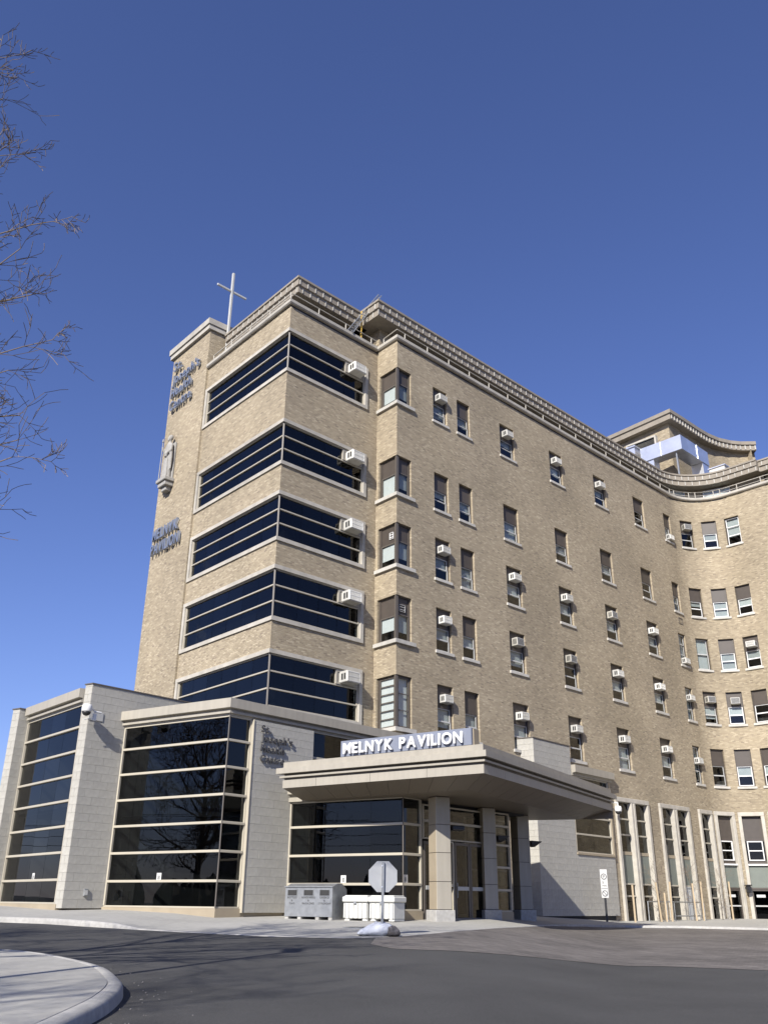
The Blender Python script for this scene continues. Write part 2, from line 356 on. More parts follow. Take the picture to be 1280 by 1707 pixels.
# outer edge of the pavement: x, y, height above the road
EDGE = [(-24, 33.6, .15), (-17, 31.2, .15), (-11.2, 29.1, .15), (-9.7, 28.5, .15), (-8.0, 27.2, .15), (-7.1, 26.6, .12), (-6.3, 26.0, .03), (-4.75, 25.0, .012), (-2.64, 23.8, .012), (-.83, 23.5, .012), (.47, 24.3, .012), (1.26, 25.4, .012), (2.65, 27.8, .012), (4.6, 32.5, .015), (6.5, 37.2, .05), (8.6, 41.2, .09), (11.1, 44.6, .1), (13.9, 44.9, .1), (17.1, 43.3, .1), (24, 40, .1), (34, 36, .1)]
INNER = [(-27, 44, 0), (-20, 43, 0), (-15, 41, 0), (-12, 38.5, 0), (-9, 37.3, 0), (-7, 37, 0), (-5, 36.5, 0), (-3, 36.5, 0), (-1, 36.5, 0), (.5, 37, 0), (1.5, 38, 0), (2.5, 39, 0), (4, 41, 0), (6, 43.5, 0), (8, 46, 0), (10, 49, 0), (13, 53, 0), (17, 57.5, 0), (22, 62, 0), (34, 62, 0), (44, 60, 0)]
NS = 20*5
eo = [Vector(EDGE[i//5]).lerp(Vector(EDGE[min(20, i//5+1)]), (i % 5)/5) for i in range(NS+1)]
ei = [Vector(INNER[i//5]).lerp(Vector(INNER[min(20, i//5+1)]), (i % 5)/5) for i in range(NS+1)]
mb = MB(); NC = 14
def walkpt(i, j):
    a, b = eo[i], ei[i]; d = (Vector((b.x, b.y))-Vector((a.x, a.y))); ln = d.length; d /= ln
    s0 = .16; s_ = s0+(ln-s0)*(j/NC)**1.3; x, y = a.x+d.x*s_, a.y+d.y*s_; return (x, y, gz(x, y)+a.z)
for i in range(NS):
    for j in range(NC): mb.quad(walkpt(i, j), walkpt(i+1, j), walkpt(i+1, j+1), walkpt(i, j+1))
me = mb.mesh('pavement', M_WALK); bm = bmesh.new(); bm.from_mesh(me); bmesh.ops.remove_doubles(bm, verts=bm.verts, dist=.001); bm.to_mesh(me); bm.free()
O('pavement', me, kind='structure')
mb = MB()
for i in range(NS):
    for (oa, ha), (ob, hb) in (((-.02, -.05), (0, .55)), ((0, .55), (.03, .9)), ((.03, .9), (.07, 1.0)), ((.07, 1.0), (.165, 1.0))):
        q = []
        for k, o_, h_ in ((i, oa, ha), (i+1, oa, ha), (i+1, ob, hb), (i, ob, hb)):
            a, b = eo[k], ei[k]; d = Vector((b.x-a.x, b.y-a.y)).normalized(); x, y = a.x+d.x*o_, a.y+d.y*o_
            q.append((x, y, gz(x, y)+a.z*h_+.003))
        mb.quad(*q)
me = mb.mesh('kerb', M_KERB, fix=False); bm = bmesh.new(); bm.from_mesh(me); bmesh.ops.remove_doubles(bm, verts=bm.verts, dist=.001); bmesh.ops.recalc_face_normals(bm, faces=bm.faces); bm.to_mesh(me); bm.free()
O('kerb', me, kind='structure')
# paver apron
near = resample([(-.2, 21.5), (.3, 20.3), (2, 19.8), (4.2, 20.9), (6, 21.2), (8, 20.3), (12, 19), (20, 17)], 60)
far = resample([(-.1, 23.7), (.47, 24.4), (1.26, 25.5), (2.65, 27.9), (4.6, 32.6), (6.5, 37.3), (8.6, 41.3), (11.1, 44.7), (13.9, 45), (17.1, 43.4), (24, 40.1)], 60)
mb = MB()
for i in range(60):
    for j in range(16):
        q = []
        for k, jj in ((i, j), (i+1, j), (i+1, j+1), (i, j+1)):
            p = near[k].lerp(far[k], jj/16); q.append((p.x, p.y, gz(p.x, p.y)+.006))
        mb.quad(*q)
O('paver_apron', (mb, M_PAVE), kind='structure')
# near traffic island
ISL = [(-2.95, 3), (-2.86, 8), (-2.87, 10.2), (-2.93, 11.2), (-3.1, 12.25), (-3.36, 13.05), (-3.93, 14.4), (-4.75, 15.65), (-5.7, 16.75), (-6.6, 17.35), (-9, 18.2), (-14, 19.2), (-24, 21)]
isl = []
P_ = [Vector((p[0], p[1], 0)) for p in ISL]
for k in range(len(P_)-1):
    a = P_[max(0, k-1)]; b = P_[k]; c = P_[k+1]; d = P_[min(len(P_)-1, k+2)]
    for t in (0, .25, .5, .75):
        isl.append(.5*((2*b)+(c-a)*t+(2*a-5*b+4*c-d)*t*t+(-a+3*b-3*c+d)*t**3))
isl.append(P_[-1])
mb = MB(); prof = [(-.02, -.06), (0, .09), (.015, .12), (.045, .14), (.1, .15), (.18, .152), (.185, .14), (.195, .14), (.2, .15)]
def islpt(k, o_):
    a = isl[max(0, k-1)]; b = isl[min(len(isl)-1, k+1)]; t = (b-a).normalized(); n = Vector((-t.y, t.x, 0)); p = isl[k]+n*o_; return p
for k in range(len(isl)-1):
    for j in range(len(prof)-1):
        q = []
        for kk, (o_, h_) in ((k, prof[j]), (k+1, prof[j]), (k+1, prof[j+1]), (k, prof[j+1])):
            p = islpt(kk, o_); q.append((p.x, p.y, gz(p.x, p.y)+h_))
        mb.quad(*q)
me = mb.mesh('island_kerb', M_KERB, fix=False); bm = bmesh.new(); bm.from_mesh(me); bmesh.ops.remove_doubles(bm, verts=bm.verts, dist=.0005); bmesh.ops.recalc_face_normals(bm, faces=bm.faces); bm.to_mesh(me); bm.free(); me.shade_smooth()
O('island_kerb', me, kind='structure')
mb = MB(); ring = [islpt(k, .2) for k in range(len(isl))]
poly = [(p.x, p.y, gz(p.x, p.y)+.15) for p in ring]+[(-24, 3, gz(-24, 3)+.15)]
mb.v = poly; mb.f = [tuple(range(len(poly)))]; mb.uv = [[(0, 0)]*len(poly)]
O('island_pavement', (mb, M_WALK), kind='structure')

# ------------------------------------------------------------------ the old brick hospital
dR, dL = DIR(46), DIR(-40.8); nR = Vector((dR.y, -dR.x, 0)); nL = Vector((-dL.y, dL.x, 0))
T, Q, I = V2((-4.72, 36.68)), V2((.61, 39.65)), V2((-.41, 40.84))
RC, S0 = 2.95, 27.85; S1 = S0+RC*math.pi/2
def pathR(s, w=0.0):
    """plan point on the long wall at arc length s, w metres outward: straight, then a quarter turn, then square to it"""
    if s <= S0: u, v = s, w
    elif s <= S1: a = (s-S0)/RC; u, v = S0+(RC-w)*math.sin(a), RC-(RC-w)*math.cos(a)
    else: u, v = S0+RC-w, RC+s-S1
    return Q+dR*u+nR*v
def tangR(s): a = min(max(0, (s-S0)/RC), math.pi/2); return dR*math.cos(a)+nR*math.sin(a)
hosp = thing('hospital_building', 'tall buff brick hospital wing with ribbon windows and curved end', 'building', (4, 45, .5))
def wall_cells(pt, sb, zb, openings, depth, name, parent, m=None):
    """brick skin with real openings; pt(s, z, w) -> world"""
    mb = MB(); sb = sorted(set(round(x, 4) for x in sb+[o[0] for o in openings]+[o[1] for o in openings]))
    zb = sorted(set(round(x, 4) for x in zb+[o[2] for o in openings]+[o[3] for o in openings]))
    for i in range(len(sb)-1):
        for j in range(len(zb)-1):
            a, b, c, d = sb[i], sb[i+1], zb[j], zb[j+1]; x, z = (a+b)/2, (c+d)/2
            if any(o[0] < x < o[1] and o[2] < z < o[3] for o in openings): continue
            mb.quad(pt(a, c, 0), pt(b, c, 0), pt(b, d, 0), pt(a, d, 0), [(a, c), (b, c), (b, d), (a, d)])
    for o in openings:
        a, b, c, d = o[:4]
        e = o[4] if len(o) > 4 else 'lrtb'
        if 'l' in e: mb.quad(pt(a, c, 0), pt(a, d, 0), pt(a, d, -depth), pt(a, c, -depth), [(a, c), (a, d), (a+depth, d), (a+depth, c)])
        if 'r' in e: mb.quad(pt(b, c, 0), pt(b, d, 0), pt(b, d, -depth), pt(b, c, -depth), [(b, c), (b, d), (b+depth, d), (b+depth, c)])
        if 't' in e: mb.quad(pt(a, d, 0), pt(b, d, 0), pt(b, d, -depth), pt(a, d, -depth), [(a, d), (b, d), (b, d+depth), (a, d+depth)])
        if 'b' in e: mb.quad(pt(a, c, 0), pt(b, c, 0), pt(b, c, -depth), pt(a, c, -depth), [(a, c), (b, c), (b, c+depth), (a, c+depth)])
    return O(name, mb.mesh(name, m or M_BRICK, fix=False), parent)
FLOORS = [(24.98, 27.04), (19.82, 21.9), (16.1, 18.26), (12.46, 14.6), (8.5, 10.84)]   # sill, head; top floor first
COLS = [(2.72, 3.82), (4.65, 5.72), (8.36, 9.68), (13.15, 14.45), (17.9, 19.25), (22.65, 24.0), (26.65, 27.6), (28.76, 29.78), (30.45, 31.47), (32.05, 33.1), (35.3, 36.4), (38.5, 39.6), (41.7, 42.8)]
TALL = [(16.96, 20.42), (21.63, 25.08), (26.3, 27.95), (28.25, 29.85), (30.1, 31.7), (31.95, 33.55), (33.8, 35.4)]
TOPZ = 28.7
ptR = lambda s, z, w: (lambda p: (p.x, p.y, z))(pathR(s, w))
ops = [(a, b, z0, z1) for z0, z1 in FLOORS for a, b in COLS]
ops += [(0, 1.02, z0, z1, 'rtb') for z0, z1 in FLOORS]
ops += [(a, b, 0, 6.92) for a, b in TALL]
arcb = [S0+(S1-S0)*k/18 for k in range(19)]
wall_cells(ptR, [0, 60]+arcb, [0, 3, TOPZ], ops, .30, 'wall', hosp)
# interior backing behind the windows
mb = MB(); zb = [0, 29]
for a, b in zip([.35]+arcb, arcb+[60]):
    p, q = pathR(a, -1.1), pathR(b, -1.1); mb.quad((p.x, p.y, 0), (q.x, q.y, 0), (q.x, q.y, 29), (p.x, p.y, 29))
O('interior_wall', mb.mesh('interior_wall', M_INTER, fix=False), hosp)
# short left-facing side of the corner bay: x = 0 at the corner, -1.56 at the inner corner
FQ = frame(Q, -dL); ptB = lambda s, z, w: tuple(FQ @ Vector((s, -w, z)))
bops = [(-1.36, 0, z0, z1, 'ltb') for z0, z1 in FLOORS]
wall_cells(ptB, [-1.5643, 0], [6, TOPZ], bops, .22, 'wall', hosp)
# tower faces with the ribbon windows
FTL, FTR = frame(T, -dL), frame(T, dR)
BANDS = [(24.82, 27.3), (19.82, 22.2), (16.06, 18.48), (12.4, 14.92), (8.6, 11.16)]
BL_, BR_ = 7.86, 5.25
ptTL = lambda s, z, w: tuple(FTL @ Vector((s, -w, z))); ptTR = lambda s, z, w: tuple(FTR @ Vector((s, -w, z)))
wall_cells(ptTL, [-8.0, 0], [6, TOPZ], [(-BL_, 0, a, b, 'ltb') for a, b in BANDS], .3, 'wall', hosp)
wall_cells(ptTR, [0, 6.0], [6, TOPZ], [(0, BR_, a, b, 'rtb') for a, b in BANDS], .3, 'wall', hosp)
mb = MB()
A_, B_, C_ = FTL @ Vector((-8.3, 1.4, 0)), T+(-nL-nR).normalized()*1.9, FTR @ Vector((7, 1.4, 0))
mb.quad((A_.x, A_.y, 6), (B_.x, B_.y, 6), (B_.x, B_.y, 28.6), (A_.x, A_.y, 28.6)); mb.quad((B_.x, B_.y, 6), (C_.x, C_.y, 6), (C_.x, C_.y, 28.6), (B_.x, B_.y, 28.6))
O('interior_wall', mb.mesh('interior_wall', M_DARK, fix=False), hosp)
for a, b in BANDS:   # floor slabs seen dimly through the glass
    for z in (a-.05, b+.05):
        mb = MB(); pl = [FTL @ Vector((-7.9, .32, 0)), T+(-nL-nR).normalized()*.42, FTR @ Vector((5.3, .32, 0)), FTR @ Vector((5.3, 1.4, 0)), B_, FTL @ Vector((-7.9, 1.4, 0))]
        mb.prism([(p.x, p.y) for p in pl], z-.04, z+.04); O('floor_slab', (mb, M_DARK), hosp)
# pillar on the far left of the tower
mb = MB(); FP = frame(T+nL*.12, -dL)
c4 = [FP @ Vector(v) for v in ((-12.1, 0, 0), (-7.9, 0, 0), (-7.9, 3.2, 0), (-12.1, 3.2, 0))]
mb.prism([(p.x, p.y) for p in c4], 3, 31.25); O('pillar', (mb, M_BRICK), hosp)
mb = MB(); mb.box(-12.28, -7.78, -.16, 3.3, 31.28, 31.55); mb.box(-12.34, -7.72, -.24, 3.36, 31.58, 31.95); O('pillar_cap', (mb, M_STONE), hosp, FP)
# hidden sides that close the volume
mb = MB(); back = [Q-nR*13, Q+dR*43.8-nR*13]
mb.quad((back[0].x, back[0].y, 0), (back[1].x, back[1].y, 0), (back[1].x, back[1].y, 28.9), (back[0].x, back[0].y, 28.9))
pz = [T, I, Q]+[pathR(s) for s in [10, 20]+arcb+[60]]+[pathR(60, -13), Q+dR*43.8-nR*13, pathR(2, -13), T+dL*9-nL*6, T+dL*9]
O('rear_wall', mb.mesh('rear_wall', M_BRICK, fix=False), hosp)
mb = MB(); mb.prism([(p.x, p.y) for p in pz], TOPZ-.12, TOPZ-.02); O('terrace_slab', (mb, M_DARK), hosp)

# ---- ribbon windows
def ribbon(a, b):
    """stone surround round the corner, then rows of panes between pale mullions"""
    mb = MB(); t = .18
    cz = lambda z0, z1, xl, xr: None
    # surround on both faces (local frames transformed to world)
    def wbox(F, x0, x1, y0, y1, z0, z1):
        i = len(mb.v); mb.box(x0, x1, y0, y1, z0, z1)
        for k in range(i, len(mb.v)): mb.v[k] = tuple(F @ Vector(mb.v[k]))
    for z0, z1 in ((b-t, b), (a, a+t)):
        pth = [FTL @ Vector((-BL_, 0, 0)), T, FTR @ Vector((BR_, 0, 0))]
        mb.sweep(pth, [(-.28, z0), (.07, z0), (.07, z1), (-.28, z1)])
    wbox(FTL, -BL_, -BL_+t, -.065, .28, a+t, b-t); wbox(FTR, BR_-t, BR_, -.065, .28, a+t, b-t)
    r = O('ribbon_window', mb.mesh('ribbon_window', M_STONE), hosp)
    g0, g1 = a+t, b-t; h = (g1-g0)/3
    for F, x0, x1, side in ((FTL, -BL_+t, -.03, 0), (FTR, .03, BR_-t, 1)):
        fr = MB(); fr.box(x0, x1, .03, .2, g1-.05, g1); fr.box(x0, x1, .03, .2, g0, g0+.05)
        fr.box(*((x0, x0+.06) if side == 0 else (x1-.06, x1)), .03, .2, g0+.05, g1-.05); O('metal_frame', (fr, M_MULL), r, F)
        for k in (1, 2):
            mu = MB(); mu.bbox(x0+(.06 if side == 0 else .0), x1-(.0 if side == 0 else .06), .02, .15, g0+h*k-.034, g0+h*k+.034, .008); O('mullion', (mu, M_MULL), r, F)
        nv = 6 if side == 0 else 4
        xs = [x0+.06+(x1-x0-.12)*i/nv for i in range(nv+1)]
        if side: xs = [x0+.06, 1.4, 2.6, 3.72, x1-.06]
        for row in range(3):
            for i in range(nv):
                z0, z1 = g0+h*row+(.045 if row else .05), g0+h*(row+1)-(.045 if row < 2 else .05)
                if side and row == 2 and i == 3:
                    pn = MB(); pn.bbox(xs[i]-.02, xs[i+1], .02, .14, z0, z1, .01); pn.ring(xs[i]-.02, xs[i+1], z0, z1, .09, -.012, .02)
                    O('blank_panel', (pn, M_TRIM), r, F); continue
                g = MB(); e = rnd.uniform(-.0012, .0012)
                g.box(xs[i]+.008, xs[i+1]-.008, .085, .105, z0, z1)
                for q in range(len(g.v)):
                    v = g.v[q]; g.v[q] = (v[0], v[1]+(v[0]-xs[i])*e, v[2])
                O('pane', (g, M_GLASS), r, F)
    O('corner_bead', (MB().box(-.035, .035, .02, .1, g0, g1), M_BRONZE), r, frame(T, (-dL+dR)))
    return r
for a, b in BANDS: ribbon(a, b)

# ---- ordinary windows
def win_part(W, H, kind):
    """meshes shared by windows of one size and kind; local x right, y in, z up from the sill"""
    d = {}
    d['frame'] = MB().ring(0, W, 0, H, .055, .12, .26).mesh('window', M_BROWN)
    sp = {'panel': .55, 'tri': 1.0, 'two': 1.0}[kind]*H
    x0, x1 = .055, W-.055
    if kind == 'panel':
        p = MB(); p.box(x0, x1, .16, .2, sp, H-.055); p.ring(x0, x1, sp, H-.055, .035, .14, .16); d['panel'] = p.mesh('transom_panel', M_BROWN)
    top = sp if kind == 'panel' else H-.055
    rows = {'panel': 2, 'tri': 3, 'two': 2}[kind]; hh = (top-.055)/rows
    for sm, key in ((M_SASH, 'g'), (M_WHITE, 'w')):
        l = []
        for k in range(rows):
            y = .145+.035*(k % 2)
            l.append(MB().ring(x0, x1, .055+hh*k, .055+hh*(k+1)+(.02 if k < rows-1 else 0), .05, y, y+.035).mesh('sash', sm))
        d['sash'+key] = l
    d['pane'] = [MB().box(x0+.05, x1-.05, .158+.035*(k % 2), .166+.035*(k % 2), .105+hh*k, .055+hh*(k+1)-.03).mesh('pane', M_PANE) for k in range(rows)]
    d['blind'] = {f: MB().box(x0, x1, .285, .292, .055+(top-.055)*(1-f), top).mesh('blind', M_BLIND) for f in (.3, .5, .7, 1.0)}
    d['sill'] = MB().bbox(-.1, W+.1, -.075, .14, -.15, 0, .012).mesh('sill', M_SILL)
    return d
def window(M, W, H, kind='panel', sash='g', blind=.5, parent=hosp):
    W, H = round(W, 2), round(H, 2); d = cached(('win', W, H, kind), lambda: win_part(W, H, kind))
    o = O('window', d['frame'], parent, M)
    if 'panel' in d: O('transom_panel', d['panel'], o, local=True)
    for m_ in d['sash'+sash]: O('sash', m_, o, local=True)
    for m_ in d['pane']: O('pane', m_, o, local=True)
    if blind: O('blind', d['blind'][blind], o, local=True)
    O('sill', d['sill'], o, local=True)
    return o
def win_frame(s, z):
    p = pathR(s); return p
KIND = {(0, 9): 'tri', (2, 6): 'tri', (2, 7): 'two', (3, 6): 'tri', (4, 6): 'tri'}
WHITES = {(0, 8), (0, 9), (1, 8), (1, 9), (2, 8), (2, 9), (3, 8), (3, 9), (4, 8), (4, 9), (1, 7)}
WFR = {}
for f, (z0, z1) in enumerate(FLOORS):
    for c, (a, b) in enumerate(COLS):
        if c > 9 and f > 4: continue
        p, q = pathR(a), pathR(b); M = frame(p, q-p, z0); W = (q-p).length
        WFR[(f, c)] = (M, W, z1-z0)
        window(M, W, z1-z0, KIND.get((f, c), 'panel'), 'w' if (f, c) in WHITES else 'g', rnd.choice((.3, .5, .5, .7, 1.0, 0)))
# ---- corner bay windows
for f, (z0, z1) in enumerate(FLOORS):
    H = z1-z0; M = frame(Q, dR, z0); ML = frame(Q, -dL, z0)
    fr = MB(); fr.ring(.1, 1.0, 0, H, .06, .1, .24)
    def tl(F, x0, x1, y0, y1, za, zb_):
        i = len(fr.v); fr.box(x0, x1, y0, y1, za, zb_); T_ = M.inverted() @ F
        for k in range(i, len(fr.v)): fr.v[k] = tuple(T_ @ Vector(fr.v[k]))
    tl(ML, -1.34, -.1, .1, .24, H-.06, H); tl(ML, -1.34, -.1, .1, .24, 0, .06); tl(ML, -1.34, -1.24, .1, .24, .06, H-.06); tl(ML, -.16, -.1, .1, .24, .06, H-.06)
    o = O('bay_window', (fr, M_BROWN), hosp, M)
    pl = [(0, .03, 0), (.16, .03, 0), (.16, .2, 0)]; W_ = [M @ Vector(v) for v in pl]+[ML @ Vector((-.16, .2, 0)), ML @ Vector((-.16, .03, 0))]
    cp = MB().prism([(p.x, p.y) for p in W_], z0, z1); O('corner_post', (cp, M_BRONZE), o)
    lou = f == 4
    if not lou:
        p = MB().box(-1.24, -.16, .14, .18, H*.56, H-.06); p.ring(-1.24, -.16, H*.56, H-.06, .03, .12, .14); O('transom_panel', (p, M_BROWN), o, ML)
        p = MB().box(.16, .94, .16, .2, H*.60, H-.06); O('transom_panel', (p, M_BROWN), o, M)
    top = H-.06 if lou else H*.56; topr = H-.06 if lou else H*.6
    O('sash', (MB().ring(-1.24, -.16, .06, top, .05, .12, .17), M_BRONZE), o, ML); O('sash', (MB().ring(.16, .94, .06, topr, .05, .12, .17), M_BRONZE), o, M)
    O('pane', (MB().box(-1.19, -.21, .14, .148, .11, top-.05), M_PANE), o, ML); O('pane', (MB().box(.21, .89, .14, .148, .11, topr-.05), M_PANE), o, M)
    bf = (.22, .12, .3, .38, .0)[f]
    O('blind', (MB().box(-1.22, -.18, .19, .2, .06+bf*top, top), M_BLINDW), o, ML)
    O('blind', (MB().box(.18, .92, .24, .25, .06+(.3 if not lou else 0)*topr, topr), M_BLIND if not lou else M_BLINDW), o, M)
    if lou:
        for k in range(1, 6):
            O('glazing_bar', (MB().box(-1.19, -.21, .115, .15, .06+k*(H-.12)/6-.02, .06+k*(H-.12)/6+.02), M_BRONZE), o, ML)
            if k in (2, 4): O('glazing_bar', (MB().box(.21, .89, .115, .15, .06+k*(H-.12)/6-.02, .06+k*(H-.12)/6+.02), M_BRONZE), o, M)
    if f == 2: O('vent', (MB().ring(-.62, -.36, H*.66, H*.82, .02, .09, .14).box(-.6, -.38, .1, .14, H*.70, H*.715).box(-.6, -.38, .1, .14, H*.76, H*.775), M_WHITE), o, ML)
    if f == 3: O('vent', (MB().ring(.3, .7, H*.66, H*.82, .02, .1, .15).box(.32, .68, .11, .15, H*.70, H*.715).box(.32, .68, .11, .15, H*.76, H*.775), M_GREYG), o, M)
    pth = [ML @ Vector((-1.5, 0, 0)), Q, M @ Vector((1.2, 0, 0))]
    O('sill', (MB().sweep(pth, [(-.22, z0-.18), (.12, z0-.18), (.12, z0-.004), (-.22, z0-.004)]), M_SILL), o)

# ---- ground-floor openings with tall limestone surrounds
def tall(a, b, kind):
    p, q = pathR(a), pathR(b); M = frame(p, q-p, 0); W = (q-p).length; Ht = 6.92
    sr = MB()
    def fin(x0, x1): sr.bbox(x0, x1, -.13, .4, 0, Ht-.24, .02)
    sr.bbox(0, W, -.13, .4, Ht-.24, Ht, .02)
    fin(0, .22); fin(W-.22, W)
    cells = [(.22, W-.22)]
    if kind == 'pair':
        fin(W/2-.22, W/2-.03); fin(W/2+.03, W/2+.22); sr.box(W/2-.03, W/2+.03, -.03, .4, 0, Ht-.24); cells = [(.22, W/2-.22), (W/2+.22, W-.22)]
    o = O('tall_window', (sr, M_STONE), hosp, M)
    MT = M @ TR((0, -.2, 0))
    for ci, (x0, x1) in enumerate(cells):
        if kind in ('pair', 'single'):
            zs = [4.1, 4.98, 5.8, Ht-.26]
            O('sash', (MB().box(x0, x1, .3, .4, 3.95, 4.12), M_TAN), o, MT)
            for k in range(3):
                if k: O('glazing_bar', (MB().bbox(x0, x1, .28, .38, zs[k]-.04, zs[k]+.04, .008), M_MULL), o, MT)
                O('pane', (MB().box(x0+.02, x1-.02, .33, .345, zs[k]+.03, zs[k+1]-.03), M_GLASS), o, MT)
            O('spandrel_panel', (MB().box(x0, x1, .32, .38, 2.52, 3.95), M_GREEN), o, MT)
            O('glazing_bar', (MB().bbox(x0, x1, .28, .38, 2.44, 2.52, .008), M_MULL), o, MT)
            if kind == 'pair' and ci == 1 and a > 20:
                d_ = MB().box(x0+.04, x1-.04, .3, .36, .5, 2.4); d_.ring(x0, x1, .45, 2.44, .06, .26, .34); O('door', (d_, M_PAINTG), o, MT)
                O('handle', (MB().tube((x0+.14, .24, 1.45), (x0+.14, .24, 1.75), .02), M_STEEL), o, MT)
            else:
                O('pane', (MB().box(x0+.02, x1-.02, .33, .345, 1.92, 2.42), M_GLASS), o, MT); O('glazing_bar', (MB().bbox(x0, x1, .28, .38, 1.84, 1.92, .008), M_MULL), o, MT)
                O('pane', (MB().box(x0+.02, x1-.02, .33, .345, .3, 1.82), M_GLASS), o, MT)
        else:
            O('transom_panel', (MB().box(x0, x1, .34, .38, 5.2, Ht-.3), M_BROWN), o, MT)
            O('sash', (MB().box(x0, x1, .34, .4, 3.85, 4.05), M_BROWN), o, MT)
            sf = MB().ring(x0+.12, x1-.1, 4.05, 5.2, .06, .28, .34); sf.box(x0+.18, x1-.16, .28, .34, 4.6, 4.66); O('sash', (sf, M_WHITE), o, MT)
            O('pane', (MB().box(x0+.05, x1-.05, .345, .355, 4.05, 5.2), M_GLASS), o, MT)
            O('sill', (MB().bbox(x0, x1, .16, .4, 3.76, 3.86, .01), M_WHITE), o, MT)
            O('spandrel_panel', (MB().box(x0, x1, .32, .38, 2.5, 3.75), M_GREEN), o, MT)
            O('glazing_bar', (MB().bbox(x0, x1, .26, .38, 2.4, 2.5, .008), M_BROWN), o, MT)
            df = MB().ring(x0, x1, .3, 2.4, .09, .28, .36); O('door', (df, M_BROWN), o, MT)
            O('pane', (MB().box(x0+.08, x1-.08, .32, .33, .4, 2.32), M_GLASS), o, MT)
            O('push_bar', (MB().bbox(x0+.1, x1-.1, .24, .28, 1.42, 1.5, .01), M_SASH), o, MT)
            O('door_notice', (MB().box(x0+.25, x0+.75, .305, .315, 1.95, 2.1), M_PAPER), o, MT)
for (a, b), k in zip(TALL, ('pair', 'pair', 'single', 'door', 'door', 'door', 'door')): tall(a, b, k)
# small louvre in the wall near the curve
Mv = frame(pathR(27.0), dR, 18.95); lv = MB().ring(0, .55, 0, .45, .05, -.02, .06)
for k in range(4): lv.box(.05, .5, 0, .05, .08+k*.09, .11+k*.09)
O('wall_louvre', (lv, M_BRONZE), hosp, Mv)

# ---- terrace ledge, railing, set-back storey and cornice
LED = [T+dL*7.88, T, I]; LEDR = [I, Q]+[pathR(s) for s in [14]+arcb+[60]]
prof = [(-.35, TOPZ), (.10, TOPZ), (.16, TOPZ+.06), (.16, TOPZ+.22), (-.35, TOPZ+.26)]
O('stone_ledge', (MB().sweep(LED, prof), M_STONE), hosp); O('stone_ledge', (MB().sweep(LEDR, prof), M_STONE), hosp)
def railing(path, zt, step, mid=False):
    mb = MB(); P = [Vector((p[0], p[1], 0)) for p in path]
    for a, b in zip(P, P[1:]):
        mb.tube((a.x, a.y, zt), (b.x, b.y, zt), .03, n=6)
        if mid: mb.tube((a.x, a.y, zt-.28), (b.x, b.y, zt-.28), .02, n=6)
    r = O('railing', (mb, M_STONE), hosp); ls = 0; nxt = 0
    pm = cached('post', lambda: MB().tube((0, 0, -.55), (0, 0, 0), .032, n=6).mesh('post', M_STONE))
    for a, b in zip(P, P[1:]):
        ln = (b-a).length
        while nxt <= ls+ln+1e-6:
            p = a.lerp(b, (nxt-ls)/max(ln, 1e-6)); O('post', pm, r, TR((p.x, p.y, zt))); nxt += step
        ls += ln
inn = lambda P, o_: [p for p in P]
T_i = T-(nL+nR).normalized()*.05
railing([T+dL*7.5-nL*.05, T_i, I-nR*.05+dR*-.1], 29.42, 1.85)
railing([Q+dL*1.2-nL*.05+dR*.05, Q+dR*.03-nR*.05]+[pathR(s, -.05) for s in arcb], 29.42, 1.75)
railing([pathR(s, -.05) for s in [S0+.3]+arcb[2:]+[48]], 29.42, 1.75, True)
EV = 30.25
cprof = [(-1.35, EV), (-.04, EV), (-.04, EV+.36), (.05, EV+.39), (.05, EV+.74), (.12, EV+.76), (.12, EV+.88), (-1.35, EV+.88)]
def cornice(path, skip=0):
    c = O('cornice', (MB().sweep(path, cprof), M_FASCIA), hosp)
    dm = [cached('den1', lambda: MB().box(-.028, .028, -.03, 0, .42, .72).mesh('dentil', M_SILL)), cached('den0', lambda: MB().box(-.028, .028, -.03, 0, .04, .34).mesh('dentil', M_SILL))]
    P = [Vector((p[0], p[1], 0)) for p in path]; ls, nxt, k = 0, .3, 0
    for a, b in zip(P, P[1:]):
        d = b-a; ln = d.length
        while nxt <= ls+ln:
            p = a+d*((nxt-ls)/ln); n = Vector((d.y, -d.x, 0)).normalized(); r = k % 2
            O('dentil', dm[r], c, frame(p+n*(.048 if r == 0 else -.042), d, EV)); nxt += .26; k += 1
        ls += ln
    return c
E1 = Q-dR*.83-nR*.6
wingpath = [E1+dL*2.6, E1]+[pathR(s, -.6) for s in [10]+arcb[:]]+[pathR(S1+2.3, -.6)]
cornice(wingpath)
E3 = pathR(S1+2.3, -1.3)
cornice([pathR(S1+2.3, -1.5), pathR(S1+2.3, -.95), pathR(S1+22, -.95)])
E2 = T+dR*.78-nR*.52
cornice([E2+dL*7.0, E2, E2+dR*4.9])
# set-back walls below the cornices
def rec(path, o_): return O('setback_wall', MB().sweep(path, [(o_, TOPZ-.1), (o_, EV+.02)], closed=False).mesh('setback_wall', M_BRICK, fix=False), hosp)
rec(wingpath, -.95); rec([E2+dL*7.0, E2, E2+dR*4.9], -.95); rec([pathR(S1+2.3, -.95), pathR(S1+22, -.95)], -.9)
pl = [E2+dL*7-nL*.3, E2-(nL+nR)*.3, E2+dR*4.9-nR*.3, E1-(nL+nR)*.5]+[pathR(s, -1.2) for s in arcb+[50]]+[pathR(50, -12), Q+dR*42.8-nR*12, pathR(2, -12), E2+dL*8-nL*7]
O('roof', (MB().prism([(p.x, p.y) for p in pl], EV+.3, EV+.8), M_DARK), hosp)
